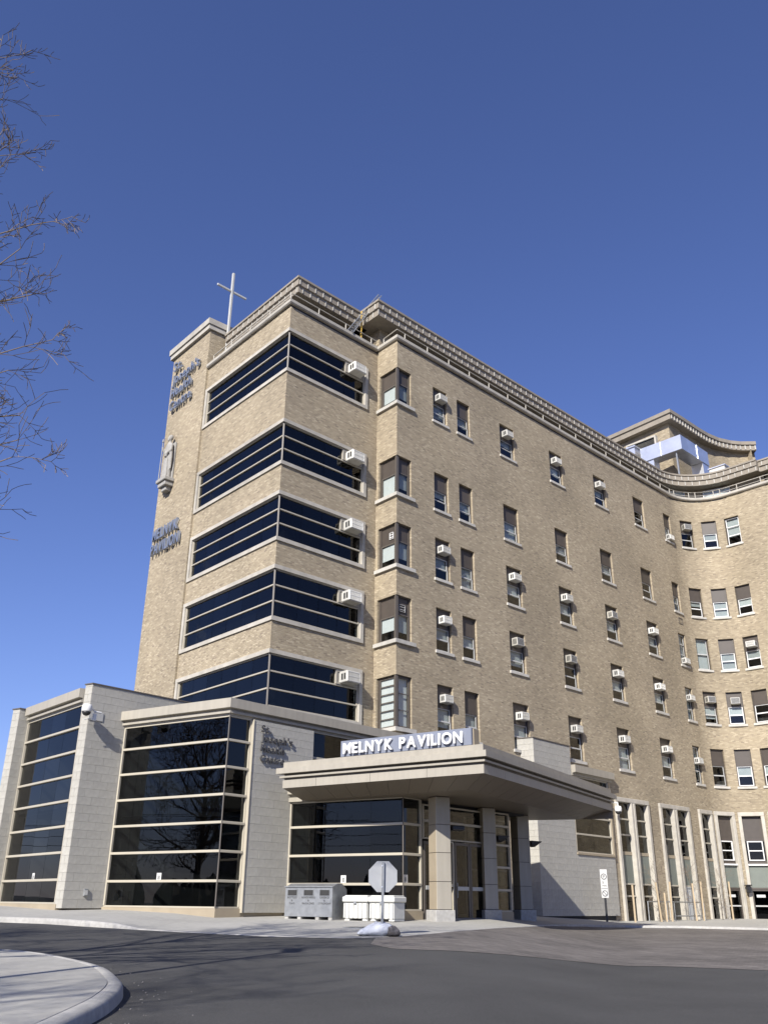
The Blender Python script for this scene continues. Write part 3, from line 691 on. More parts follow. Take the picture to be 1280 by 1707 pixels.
# terrace windows in the set-back wall on the curve
for s, wd in ((29.0, 1.1), (31.0, 1.3), (36.5, 1.3)):
    p, q = pathR(s, -1.5), pathR(s+wd, -1.5); M = frame(p, q-p, TOPZ+.1)
    o = O('terrace_window', (MB().ring(0, (q-p).length, 0, 1.3, .06, -.05, .06), M_WHITE), hosp, M)
    O('pane', (MB().box(.05, (q-p).length-.05, -.01, .01, .05, 1.25), M_PANE), o, local=True); O('blind', (MB().box(.05, (q-p).length-.05, .03, .04, .05, 1.25), M_BLINDW), o, local=True)

# ---- penthouse on the far wing
def uw(u, v): return Q+dR*u+nR*v
PH = [uw(33.5, -8.5), uw(32.3, -7.25), uw(31.75, -.95), uw(33.5, -.88), uw(36.2, -.83), uw(37.6, -.75), uw(38.98, -.5), uw(40.2, .0), uw(41.0, .55), uw(41.85, 1.45), uw(43.5, -1), uw(44, -8)]
PHW = PH[1:10]
def inset(P, o_):
    out = []
    for k in range(len(P)):
        t0 = (P[k]-P[k-1]).normalized() if k else (P[1]-P[0]).normalized(); t1 = (P[k+1]-P[k]).normalized() if k < len(P)-1 else t0
        n0 = Vector((t0.y, -t0.x, 0)); n1 = Vector((t1.y, -t1.x, 0)); b = (n0+n1).normalized(); out.append(P[k]+b*(o_/max(.4, b.dot(n0))))
    return out
O('penthouse_wall', MB().sweep(inset(PHW, -.55), [(0, 30), (0, 37.3)], closed=False).mesh('penthouse_wall', M_BRICK, fix=False), hosp)
pc = O('penthouse_cornice', (MB().sweep(PHW, [(-1.2, 37.15), (0, 37.15), (0, 37.6), (.12, 37.64), (.12, 37.95), (-1.2, 37.95)]), M_FASCIA), hosp)
ls, nxt = 0, .2
for a, b in zip(PHW[1:], PHW[2:]):
    d = b-a; ln = d.length
    while nxt < ls+ln:
        p = a+d*((nxt-ls)/ln); O('dentil', cached('den2', lambda: MB().box(-.05, .05, -.06, 0, .05, .4).mesh('dentil', M_SILL)), pc, frame(p, d, 37.17)); nxt += .42
    ls += ln
O('penthouse_end_wall', MB().sweep([PHW[-1], PH[10]], [(-.5, 30), (-.5, 37.2)], closed=False).mesh('penthouse_end_wall', M_BRICK, fix=False), hosp)
Mw = frame(uw(32.15, -5.0), nR, 35.0); o = O('window', (MB().ring(0, 2.7, 0, 1.1, .14, -.62, -.3), M_STONE), hosp, Mw)
O('pane', (MB().box(.1, 2.6, -.52, -.5, .1, 1.0), M_GLASS), o, local=True)
# roof-top sheet metal ducts
duct = thing('roof_duct', 'shiny sheet metal duct turning on the roof below the far penthouse', 'duct', uw(30.4, -1)+Vector((0, 0, 31.1)))
FD = frame(uw(30, 0), nR, 0)     # x toward +w, y toward -u... (into the run)
def ubox(u0, u1, v0, v1, z0, z1):
    mb = MB(); P = [uw(u0, v0), uw(u1, v0), uw(u1, v1), uw(u0, v1)]; return mb.prism([(p.x, p.y) for p in P], z0, z1)
O('duct_run', (ubox(29.9, 30.9, -2.9, .55, 33.2, 34.4), M_BRIGHT), duct)
O('duct_run', (ubox(30.905, 34.2, -.5, .55, 33.22, 34.42), M_BRIGHT), duct)
O('duct_drop', (ubox(33.2, 34.15, -.45, .5, 30.9, 33.2), M_BRIGHT), duct)
O('duct_drop', (ubox(30.0, 30.85, -2.85, -1.9, 30.9, 33.2), M_BRIGHT), duct)
for v in (-1.2,): O('flange', (ubox(29.87, 30.93, v-.02, v+.02, 33.17, 34.43), M_BRIGHT), duct)
for u in (32.4,): O('flange', (ubox(u-.02, u+.02, -.53, .58, 33.19, 34.45), M_BRIGHT), duct)
O('support_leg', (ubox(30.1, 30.2, -.1, 0, 30.9, 33.2), M_STEEL), duct)
un = thing('roof_unit', 'sheet metal hood standing on the roof behind the long cornice', 'roof unit', uw(29.9, -3.9)+Vector((0, 0, 31.1)))
O('casing', (ubox(29.6, 31.0, -4.5, -3.2, 30.9, 34.6), M_BRIGHT), un); O('lid', (ubox(29.5, 31.1, -4.6, -3.1, 34.6, 34.72), M_BRIGHT), un)
un = thing('roof_unit', 'low white box on the roof right of the duct drop', 'roof unit', uw(32.2, 2.2)+Vector((0, 0, 31.1)))
O('casing', (ubox(31.9, 32.8, 1.5, 2.7, 30.9, 31.75), M_AC), un); O('lid', (ubox(31.82, 32.88, 1.42, 2.78, 31.75, 31.82), M_BRIGHT), un)

# ------------------------------------------------------------------ the new stone and glass entrance wing
dN, dS = DIR(-58.5), DIR(41.5); nN = Vector((-dN.y, dN.x, 0)); nS = Vector((dS.y, -dS.x, 0))
B = V2((-5.51, 32.71)); BL = B+dN*5.35; FE = BL-dS*1.62; FL = FE+dN*.39
dG = DIR(-41.2); GL = FL+dG*5.52
wing = thing('entrance_wing', 'low new wing of grey stone blocks and dark glass before the tower', 'building', (-5, 36, .85))
FBF, FBR = frame(B, -dN), frame(B, dS)      # box front (x negative to the left), box right side
FF = frame(BL, dS)                          # right face of the tall stone fin; x = -1.62 at its nose
FG = frame(FL, -dG)                         # left glazing, x negative to the left
V = V2((.76, 32.44)); FV, FVR = frame(V, -dN), frame(V, dS)
BLK = [cached(('blk', round(l, 2)), lambda l=l: MB().bbox(.005, l-.005, 0, .05, .005, .29-.005, .006).mesh('stone_block', M_BLOCK)) for l in (.6,)]
def blockwall(F, x0, x1, z0, z1, parent, name='block_wall', back=.25, bh=.29, bl=.6, skip=None, ret=True):
    """mortar-coloured core with every facing block a piece of its own"""
    core = O(name, (MB().box(x0+.004, x1-.004, .012, back, z0+.004, z1-.004), M_MORTAR), parent, F)
    r = 0; z = z0
    while z < z1-.02:
        h = min(bh, z1-z); x = x0-(bl/2 if r % 2 else 0)
        while x < x1-.01:
            a, b = max(x, x0), min(x+bl, x1); x += bl
            if b-a < .04: continue
            if skip and skip(a, b, z, z+h): continue
            key = ('blk', round(b-a, 3), round(h, 3), round(back, 2) if ret else 0)
            me = cached(key, lambda: MB().bbox(.003, b-a-.003, 0, .05, .003, h-.003, .003).mesh('stone_block', M_BLOCK))
            O('stone_block', me, core, F @ TR((a, -rnd.uniform(0, .003), z)))
        z += h; r += 1
    return core
# stone fin with its nose
Ffin = F_ = FF
nose = frame(FL, -dN)
blockwall(FF, -1.62, 3.6, 1.14, 9.05, wing, back=.2)
blockwall(nose, 0, .384, 1.14, 9.05, wing, back=.2, bl=.39)
O('fin_core', (MB().prism([(p.x, p.y) for p in (FL+dS*.06+dN*-.02, FE+dS*.05-nS*.19-dN*0, FE+dS*5-nS*.2, FL+dS*5)], 1.16, 9.0), M_MORTAR), wing)
capm = MB().prism([(p.x, p.y) for p in (FL-dS*.03+dN*.03, FE-dS*.03+nS*.03, FE+dS*5.2+nS*.03, FL+dS*5.2+dN*.03)], 9.052, 9.10); O('fin_coping', (capm, M_BRONZE), wing)
O('fin_base', (MB().prism([(p.x, p.y) for p in (FL+dS*.35, FE+dS*.35-nS*.2, FE+dS*5-nS*.2, FL+dS*5)], .5, 1.14), M_TAN), wing)
# far-left fin
G1 = GL-dS*.43
blockwall(frame(G1, dS), 0, .9, 1.14, 8.85, wing, back=.2); blockwall(frame(G1+dN*.45, -dN), 0, .444, 1.14, 8.85, wing, back=.2, bl=.46)
O('fin_core', (MB().prism([(p.x, p.y) for p in (G1+dN*.43+dS*.06, G1+dS*.05-nS*.19, G1+dS*5-nS*.2, G1+dN*.43+dS*5)], .5, 8.8), M_MORTAR), wing)
O('fin_coping', (MB().prism([(p.x, p.y) for p in (G1-dS*.03+dN*.48, G1-dS*.03+nS*.03, G1+dS*5+nS*.03, G1+dS*5+dN*.48)], 8.852, 8.9), M_BRONZE), wing)

def glazing(F, x0, x1, zs, xs, name='curtain_wall', postL=True, postR=True, depth=.1, glass=None, bar=.085):
    """posts and rails with a pane in every cell"""
    fr = MB(); fr.box(x0, x1, .02, .16, zs[-1]-.05, zs[-1]); fr.box(x0, x1, .02, .16, zs[0], zs[0]+.05)
    if postL: fr.box(x0, x0+.07, .0, .16, zs[0]+.05, zs[-1]-.05)
    if postR: fr.box(x1-.07, x1, .0, .16, zs[0]+.05, zs[-1]-.05)
    o = O(name, (fr, M_MULL), wing, F)
    for k in range(1, len(zs)-1):
        O('mullion', (MB().bbox(x0+(.07 if postL else 0), x1-(.07 if postR else 0), -.02, .14, zs[k]-bar/2, zs[k]+bar/2, .008), M_MULL), o, F)
    X = [x0+.02]+list(xs)+[x1-.02]
    for k in range(len(zs)-1):
        for i in range(len(X)-1):
            g = MB().box(X[i]+.006, X[i+1]-.006, .075, .095, zs[k]+.03, zs[k+1]-.03); e, e2 = rnd.uniform(-.0016, .0016), rnd.uniform(-.0016, .0016)
            g.v = [(v[0], v[1]+(v[0]-X[i])*e+(v[2]-zs[k])*e2, v[2]) for v in g.v]
            O('pane', (g, glass or M_GLASS), o, F)
    return o
ZB = [1.2, 2.05, 3.0, 3.94, 4.87, 5.81, 6.75, 7.62]
glazing(FBF, -5.33, -.0, ZB, (-4.45, -1.3), postR=False)
glazing(FBR, .0, 1.09, ZB, (), postL=False)
O('corner_bead', (MB().tube((B.x, B.y, 1.2), (B.x, B.y, 7.62), .025, n=6), M_BRONZE), wing)
# tan base under the glass box and the left glazing
O('base_wall', (MB().prism([(p.x, p.y) for p in (BL+nN*.03, B+nN*.03+nS*.03, B+dS*1.09+nS*.03, B+dS*1.09-nS*2, BL-nN*2)], .4, 1.195), M_TAN), wing)
O('base_wall', (MB().prism([(p.x, p.y) for p in (GL, FL-dG*.1, FL+dS*2, GL+dS*2)], .4, 1.275), M_TAN), wing)
ZG = [1.28, 2.07, 2.98, 3.88, 4.78, 5.67, 6.56, 7.46, 8.33]
glazing(FG, -5.5, 0, ZG, (-4.3, -3.0, -1.6))
cn = [(-.3, 0), (0, 0), (0, .06), (.1, .06), (.1, .14), (.02, .16), (.02, .22), (.2, .24), (.2, .58), (-.3, .6)]
cz = lambda z: [(a, z+b) for a, b in cn]
O('cornice', (MB().sweep([GL-dG*.1, FL+dG*.03], cz(8.335)), M_TRIM), wing)
# cornice of the glass box, running back along the right side to the hospital
O('cornice', (MB().sweep([BL+dN*.2, B, B+dS*9.6], cz(7.625)), M_TRIM), wing)
# letter wall, clerestory behind the canopy
blockwall(frame(B+nS*.1, dS), 1.09, 4.18, 1.06, 7.6, wing, back=.3)
O('wall_end', (MB().box(1.06, 1.088, -.13, .3, 1.06, 7.6), M_MULL), wing, FBR)
O('base_wall', (MB().box(1.09, 4.2, .0, .3, .4, 1.06), M_TAN), wing, FBR)
glazing(FBR, 4.19, 9.4, [5.2, 6.6, 7.62], (5.5, 6.8, 8.1))
# inside surfaces
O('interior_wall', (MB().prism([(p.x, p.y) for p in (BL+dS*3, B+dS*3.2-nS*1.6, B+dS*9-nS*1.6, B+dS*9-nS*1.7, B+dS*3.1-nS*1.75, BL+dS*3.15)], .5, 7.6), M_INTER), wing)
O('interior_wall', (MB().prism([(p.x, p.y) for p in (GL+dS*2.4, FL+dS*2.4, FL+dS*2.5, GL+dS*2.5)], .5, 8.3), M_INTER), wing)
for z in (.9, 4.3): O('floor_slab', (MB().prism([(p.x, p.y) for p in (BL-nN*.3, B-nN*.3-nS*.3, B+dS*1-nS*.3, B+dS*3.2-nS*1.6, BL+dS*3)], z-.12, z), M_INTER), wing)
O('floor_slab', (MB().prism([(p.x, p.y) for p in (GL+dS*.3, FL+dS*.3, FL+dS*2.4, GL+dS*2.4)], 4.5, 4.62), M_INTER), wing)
O('roof', (MB().prism([(p.x, p.y) for p in (BL-nN*.2, B-nN*.2-nS*.2, B+dS*9.4-nS*.2, B+dS*9.4-nS*6, BL+dS*6)], 7.63, 8.1), M_DARK), wing)
O('roof', (MB().prism([(p.x, p.y) for p in (GL+dS*.2, FL+dS*.2, FL+dS*5, GL+dS*5)], 8.34, 8.8), M_DARK), wing)
# ---- vestibule under the canopy
ZV = [1.18, 2.0, 2.95, 3.93, 4.82]
glazing(FV, -4.87, 0, ZV, (-4.0, -1.35), postR=False)
glazing(FVR, 0, 1.02, ZV, (), postL=False)
O('base_wall', (MB().prism([(p.x, p.y) for p in (V+dN*4.87+nN*.03, V+nN*.03+nS*.03, V+dS*1.02+nS*.03, V+dS*1.02-nS*1, V+dN*4.87-nN*1)], .4, 1.175), M_TAN), wing)
O('cornice', (MB().sweep([V+dN*5.1, V+dN*.1], [(-.3, 4.83), (.1, 4.83), (.1, 4.97), (.02, 4.99), (.02, 5.08), (.18, 5.1), (.18, 5.3), (-.3, 5.3)]), M_TRIM), wing)
O('corner_bead', (MB().tube((V.x, V.y, 1.18), (V.x, V.y, 4.82), .022, n=6), M_BRONZE), wing)
# entrance doors and glazing facing the drive
def door(x0, x1, z1, hinge):
    o = O('door', (MB().ring(x0, x1, .86, z1, .1, .0, .06), M_BRONZE), wing, FVR)
    O('pane', (MB().box(x0+.09, x1-.09, .02, .035, .95, z1-.09), M_GLASS), o, FVR)
    O('rail', (MB().bbox(x0+.1, x1-.1, -.02, .05, 1.85, 1.98, .008), M_SASH), o, FVR)
    hx = x1-.05 if hinge else x0+.05; O('handle', (MB().tube((hx, -.06, 1.6), (hx, -.06, 2.1), .018, n=8), M_STEEL), o, FVR)
door(1.12, 2.02, 3.42, 1); door(2.9, 3.8, 3.46, 0); door(3.82, 4.72, 3.46, 1)
glazing(FVR, 1.08, 4.78, [3.5, 4.1, 4.66], (2.1, 2.86, 3.8)); glazing(FVR, 2.06, 2.86, [.9, 2.0, 3.48], ())
pier = O('door_jamb', (MB().box(4.78, 5.1, -.03, .3, .8, 4.7), M_TAN), wing, FVR)
glazing(FVR, 5.1, 6.5, [1.15, 1.9, 2.7, 3.5, 4.2, 4.7], (5.8,)); O('base_wall', (MB().box(5.1, 6.5, -.03, .3, .6, 1.15), M_TAN), wing, FVR)
glazing(frame(V-nS*2.2, dS), 6.5, 9.6, [.9, 1.9, 2.7, 3.5, 4.2, 4.7], (8.0,))     # recessed glazing behind the far column
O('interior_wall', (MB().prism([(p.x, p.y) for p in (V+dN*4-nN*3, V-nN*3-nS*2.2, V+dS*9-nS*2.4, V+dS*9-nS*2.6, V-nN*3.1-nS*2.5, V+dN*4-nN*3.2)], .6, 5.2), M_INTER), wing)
O('vestibule_head', (MB().prism([(p.x, p.y) for p in (V+dN*4.8-nN*.2, V-nN*.2-nS*.2, V+dS*7.9-nS*.2, V+dS*7.9-nS*2.4, V+dN*4.8-nN*3)], 4.72, 5.5), M_DARK), wing)
O('vestibule_floor', (MB().prism([(p.x, p.y) for p in (V+dN*4.8-nN*.2, V-nN*.2-nS*.2, V+dS*6.5-nS*.2, V+dS*6.5-nS*2.4, V+dN*4.8-nN*3)], .7, .89), M_INTER), wing)
# ---- stone block at the far end, against the hospital
W1 = V2((7.03, 44.81)); FW = frame(W1, dS); x0 = .76
blockwall(FW, x0, 4.28, .92, 9.05, wing, back=.3)
blockwall(FW, 4.28, 8.25, .92, 3.74, wing, back=.3)
blockwall(frame(W1+dS*x0+dN*2.6, -dN), 0, 2.597, .92, 9.05, wing, back=.3)
O('block_core', (MB().prism([(p.x, p.y) for p in (W1+dS*(x0+.06)-nS*.06+dN*.05, W1+dS*4.2-nS*.29, W1+dS*4.2-nS*3.2, W1+dS*(x0+.06)+dN*2.5)], .4, 9.0), M_MORTAR), wing)
O('coping', (MB().prism([(p.x, p.y) for p in (W1+dS*(x0-.03)+nS*.03+dN*2.6, W1+dS*(x0-.03)+nS*.03, W1+dS*4.3+nS*.03, W1+dS*4.3+dN*2.6)], 9.052, 9.1), M_BRONZE), wing)
O('base_wall', (MB().box(x0+.3, 8.2, .12, .4, .2, .92), M_DARK), wing, FW)
glazing(FW, 4.3, 8.1, [3.86, 4.74, 5.6, 6.7, 7.6], (6.2,)); O('window_sill', (MB().bbox(4.29, 8.24, -.05, .3, 3.745, 3.86, .01), M_TAN), wing, FW)
O('window_post', (MB().box(8.1, 8.25, -.04, .3, 3.86, 7.6), M_TAN), wing, FW)
O('cornice', (MB().sweep([W1+dS*4.29, W1+dS*8.5], [(-.4, 7.61), (.05, 7.61), (.05, 7.72), (.25, 7.76), (.25, 8.12), (-.4, 8.14)]), M_TRIM), wing)
O('roof', (MB().prism([(p.x, p.y) for p in (W1+dS*4.29-nS*.1, W1+dS*8.4-nS*.1, W1+dS*8.4-nS*4, W1+dS*4.29-nS*4)], 7.65, 8.1), M_DARK), wing)
O('interior_wall', (MB().prism([(p.x, p.y) for p in (W1+dS*4.3-nS*2, W1+dS*8.6-nS*2, W1+dS*8.6-nS*2.1, W1+dS*4.3-nS*2.1)], .5, 7.6), M_INTER), wing)

# ------------------------------------------------------------------ canopy over the entrance
CA, CSIDE = DIR(-55.7), DIR(30)
CC = V2((3.16, 28.5)); CL = CC+CA*8.07; CE = CC+CSIDE*13.5; CK = V2((5.3, 41.7)); CB = CL+dS*1.7
can = thing('entrance_canopy', 'wide beige metal entrance canopy on square panelled columns', 'canopy', (2, 33, .85))
cp_ = [CB, CL, CC, CE, CK]
path = [CB, CL, CC, CE, CK]
def sw(name, prof, m): return O(name, (MB().sweep(path, prof), m), can)
sw('top_fascia', [(-.5, 5.79), (0, 5.79), (0, 6.0), (-.5, 6.02)], M_TRIM)
sw('band', [(-.5, 5.6), (.17, 5.6), (.17, 5.79), (-.5, 5.79)], M_TRIM)
sw('groove', [(-.5, 5.38), (-.04, 5.38), (-.04, 5.6), (-.5, 5.6)], M_BRONZE)
sw('thin_band', [(-.3, 5.46), (.08, 5.46), (.08, 5.52), (-.3, 5.52)], M_TRIM)
fas = sw('fascia', [(-.5, 5.12), (-.02, 5.12), (-.02, 5.38), (-.5, 5.38)], M_SOFFIT)
def fpanels(a, b, us):
    d = (b-a).normalized()
    for u0, u1 in zip(us, us[1:]):
        p = a+d*(u0+.006); F = frame(p, d)
        O('fascia_panel', (MB().box(0, u1-u0-.012, -.005, .02, 5.115, 5.385), M_TRIM), fas, F)
fpanels(CL, CC, [0, 1.5, 3.79, 6.01, 8.07]); fpanels(CC, CE, [0, 1.7, 4.9, 7.9, 10.7, 13.5])
O('deck', (MB().prism([(p.x, p.y) for p in inset(path, -.45)], 5.14, 5.98), M_DARK), can)
# soffit: sloping panels round the edge down to a flat centre
SZ = 4.80
si = [CB+CA*-0+dS*0]  # inner line
nF = Vector((CA.y*-1, CA.x, 0)); nCs = Vector((CSIDE.y, -CSIDE.x, 0))
inn_ = inset([CL, CC, CE], -1.15); iL, iC, iE = inn_[0], inn_[1], CE-nCs*1.15
dB = (CK-CE).normalized(); iE = CE+dB*1.35
flat = [iL+dS*.9-CA*0, iL, iC, iE, CK, CB]
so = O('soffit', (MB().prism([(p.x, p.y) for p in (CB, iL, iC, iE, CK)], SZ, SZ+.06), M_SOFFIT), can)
def slope_panels(a, b, c, d, n):
    """outer edge a-b at fascia level, inner edge c-d at soffit level"""
    for k in range(n):
        t0, t1 = k/n, (k+1)/n; g = .007/max(.1, (b-a).length)
        p = [a.lerp(b, t0+g), a.lerp(b, t1-g), c.lerp(d, t1-g), c.lerp(d, t0+g)]
        mb = MB(); z = [5.118, 5.118, SZ+.002, SZ+.002]
        lo = [(q.x, q.y, zz) for q, zz in zip(p, z)]; hi = [(q.x, q.y, zz+.03) for q, zz in zip(p, z)]
        i = 0; mb.v = lo+hi; mb.f = [(0, 1, 2, 3), (7, 6, 5, 4), (0, 4, 5, 1), (1, 5, 6, 2), (2, 6, 7, 3), (3, 7, 4, 0)]; mb.uv = [[(0, 0)]*4]*6
        O('soffit_panel', (mb, M_SOFFIT), can)
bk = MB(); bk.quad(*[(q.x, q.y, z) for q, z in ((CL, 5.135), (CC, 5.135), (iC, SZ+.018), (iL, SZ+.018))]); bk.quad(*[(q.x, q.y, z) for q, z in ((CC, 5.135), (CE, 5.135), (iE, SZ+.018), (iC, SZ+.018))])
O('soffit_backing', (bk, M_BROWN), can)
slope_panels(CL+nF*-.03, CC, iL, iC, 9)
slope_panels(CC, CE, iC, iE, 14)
O('soffit_end', (MB().sweep([CE, CK], [(-.04, SZ), (-.01, SZ), (-.01, 5.4), (-.04, 5.4)]), M_SOFFIT), can)
# columns
COLP = [V2((2.0, 32.35)), V2((4.0, 36.1)), V2((5.72, 39.0))]
def column(p):
    F = frame(p, DIR(66)); z0 = gz(p.x, p.y)-.1; h = .26
    c = O('column', (MB().box(-h, h, -h, h, z0, SZ), M_BROWN), can, F)
    O('plinth', (MB().bbox(-h-.1, h+.1, -h-.1, h+.1, z0, 1.22, .015), M_KERB), c, F)
    zs = [1.23, 2.08, 2.98, 3.88, SZ-.02]
    for a, b in zip(zs, zs[1:]):
        for k in range(4):
            Fk = F @ Matrix.Rotation(k*math.pi/2, 4, 'Z')
            O('panel', (MB().bbox(-h-.012, h+.012, -h-.018, -h+.004, a+.008, b-.008, .006), M_TRIM if k in (0, 2) else M_TAN), c, Fk)
for p in COLP: column(p)

# ------------------------------------------------------------------ signs and lettering
RX = Matrix.Rotation(math.pi/2, 4, 'X')
def lettering(text, F, x0, x1, z, size, depth, m, parent, off=0.0, stand=0.03, gap=.16):
    """separate letters fitted between x0 and x1; z is the baseline"""
    g = [None if c == ' ' else glyph(c, size, depth, m, off) for c in text]
    wsum = sum((k[2]-k[1]) if k else size*.32 for k in g)+size*gap*(len(text)-1)
    sx = (x1-x0)/wsum; x = x0
    for k in g:
        if k is None: x += (size*.32+size*gap)*sx; continue
        M = F @ TR((x-k[1]*sx, -stand-depth/2, z)) @ RX @ Matrix.Diagonal((sx, 1, 1, 1))
        O('letter', k[0], parent, M); x += ((k[2]-k[1])+size*gap)*sx
# canopy sign
FC = frame(CC, -CA)
sg = thing('canopy_sign', 'slate blue panel sign reading MELNYK PAVILION on the canopy front', 'sign', CC+CA*3+Vector((0, 0, 6)))
O('sign_panel', (MB().bbox(-5.6, -.45, .08, .2, 6.02, 6.56, .01), M_BLUE), sg, FC)
O('sign_box', (MB().box(-5.5, -.42, .203, .55, 6.02, 6.54), M_TAN), sg, FC)
lettering('MELNYK PAVILION', FC, -5.42, -.72, 6.11, .50, .07, M_LETW, sg, off=.012, stand=-.04, gap=.12)
# dark letters on the stone wall of the entrance wing
sg = thing('wall_lettering', 'dark raised letters reading St. Joseph\'s Health Centre on grey stone', 'sign', B+dS*2.2+nS*.12+Vector((0, 0, 6)))
FLT = frame(B+nS*.105, dS)
for t, x0, x1, z in (('St.', 1.42, 1.9, 7.2), ("Joseph's", 1.44, 3.0, 6.87), ('Health', 1.44, 2.6, 6.5), ('Centre', 1.44, 2.62, 6.13)):
    lettering(t, FLT, x0, x1, z, .36, .05, M_LETDARK, sg, off=.004, stand=.03)
# bright metal letters high on the brick pillar
FPL = frame(T+nL*.125, -dL)
sg = thing('tower_lettering', 'shiny metal letters reading St. Joseph\'s Health Centre at the pillar top', 'sign', FPL @ Vector((-10, 0, 29)))
for t, x0, x1, z in (('St.', -11.6, -10.6, 30.1), ("Joseph's", -11.6, -8.55, 29.2), ('Health', -11.6, -9.3, 28.3), ('Centre', -11.6, -9.2, 27.4)):
    lettering(t, FPL, x0, x1, z, .88, .14, M_CHROME, sg, off=.01, stand=.06)
sg = thing('pillar_lettering', 'grey metal letters reading MELNYK PAVILION below the statue on brick', 'sign', FPL @ Vector((-10, 0, 19)))
for t, x0, x1, z in (('MELNYK', -11.75, -9.0, 19.35), ('PAVILION', -11.75, -8.75, 18.5)):
    lettering(t, FPL, x0, x1, z, .88, .14, M_CHROME, sg, off=.01, stand=.06)

# ------------------------------------------------------------------ statue on the pillar
def fused(name, mb, m, vox):
    """one continuous surface from overlapping volumes"""
    me = mb.mesh(name, m); ob = bpy.data.objects.new('tmp', me); sc.collection.objects.link(ob)
    md = ob.modifiers.new('r', 'REMESH'); md.mode = 'VOXEL'; md.voxel_size = vox
    ms = ob.modifiers.new('s', 'SMOOTH'); ms.iterations = 3; ms.factor = .5
    me2 = bpy.data.meshes.new_from_object(ob.evaluated_get(bpy.context.evaluated_depsgraph_get())); bpy.data.objects.remove(ob)
    me2.name = name; me2.shade_smooth(); me2.materials.clear(); me2.materials.append(m); return me2
def loft(mb, rings, n=18):
    """rings: (cx, cy, z, rx, ry)"""
    i = len(mb.v)
    for cx, cy, z, rx, ry in rings:
        for k in range(n): t = 2*math.pi*k/n; mb.v.append((cx+rx*math.cos(t), cy+ry*math.sin(t), z))
    for j in range(len(rings)-1):
        for k in range(n): mb.f.append((i+j*n+k, i+j*n+(k+1) % n, i+(j+1)*n+(k+1) % n, i+(j+1)*n+k)); mb.uv.append([(0, 0)]*4)
    mb.f.append(tuple(i+n-1-k for k in range(n))); mb.uv.append([(0, 0)]*n); mb.f.append(tuple(i+(len(rings)-1)*n+k for k in range(n))); mb.uv.append([(0, 0)]*n)
def ball(mb, c, rx, ry, rz):
    loft(mb, [(c[0], c[1], c[2]+rz*math.sin(a), max(.004, rx*math.cos(a)), max(.004, ry*math.cos(a))) for a in [(-90+180*k/10)*math.pi/180 for k in range(11)]], 14)
def limb(mb, pts):
    for (p, r), (q, r2) in zip(pts, pts[1:]): mb.tube(p, q, r, r2, 10); ball(mb, q, r2, r2, r2)
st = thing('statue', 'pale stone statue of a robed standing figure on the brick pillar', 'statue', FPL @ Vector((-10.75, -.3, 22)))
mb = MB()   # y negative = away from the wall; figure faces out
loft(mb, [(0, -.3, 0, .38, .27), (0, -.3, .25, .36, .26), (.01, -.31, .8, .33, .25), (0, -.3, 1.35, .31, .23), (0, -.3, 1.62, .29, .21), (0, -.3, 1.9, .34, .22), (0, -.3, 2.12, .36, .2), (0, -.3, 2.24, .22, .15), (0, -.31, 2.32, .1, .1), (0, -.31, 2.42, .095, .1)])
ball(mb, (.02, -.33, 2.58), .135, .155, .19); ball(mb, (.02, -.44, 2.46), .09, .08, .12); ball(mb, (.02, -.27, 2.63), .15, .15, .17)
mb.tube((.02, -.46, 2.62), (.02, -.5, 2.55), .02, .03, 6)
limb(mb, [((-.33, -.32, 2.08), .11), ((-.46, -.38, 1.72), .095), ((-.44, -.56, 1.95), .07), ((-.44, -.6, 2.02), .06)])
limb(mb, [((.33, -.32, 2.08), .11), ((.44, -.42, 1.68), .1), ((.12, -.6, 1.5), .075), ((.02, -.62, 1.48), .06)])
loft(mb, [(.1, -.55, 1.3, .13, .08), (.12, -.58, 1.5, .18, .1), (.08, -.57, 1.66, .1, .07)])
for k in range(7): mb.tube((-.3+.1*k, -.5-.05*math.sin(k*1.05), .02), (-.22+.075*k, -.48, 1.3), .05, .035, 8)
limb(mb, [((.38, -.36, 1.8), .12), ((.42, -.33, 1.2), .1), ((.4, -.3, .6), .06)])
ball(mb, (-.12, -.56, .04), .09, .14, .06); ball(mb, (.14, -.58, .04), .09, .14, .06)
O('figure', fused('figure', mb, M_STATUE, .03), st, FPL @ TR((-10.78, 0, 22.75)) @ Matrix.Diagonal((.84, .85, 1, 1)))
O('staff', (MB().tube((-.48, -.6, .05), (-.45, -.6, 2.45), .035, .03, 8).tube((-.45, -.6, 2.4), (-.45, -.6, 2.6), .07, .02, 8), M_STATUE), st, FPL @ TR((-10.78, 0, 22.75)) @ Matrix.Diagonal((.84, .85, 1, 1)))
O('back_slab', (MB().bbox(-.42, .42, -.14, -.005, .0, 2.3, .03), M_STATUE), st, FPL @ TR((-10.78, 0, 22.75)) @ Matrix.Diagonal((.84, .85, 1, 1)))
O('pedestal', (MB().bbox(-.6, .6, -.72, 0, -.22, 0, .03).bbox(-.5, .5, -.6, 0, -.48, -.22, .03).bbox(-.3, .3, -.42, 0, -.72, -.48, .03), M_STATUE), st, FPL @ TR((-10.78, 0, 22.75)) @ Matrix.Diagonal((.84, .85, 1, 1)))

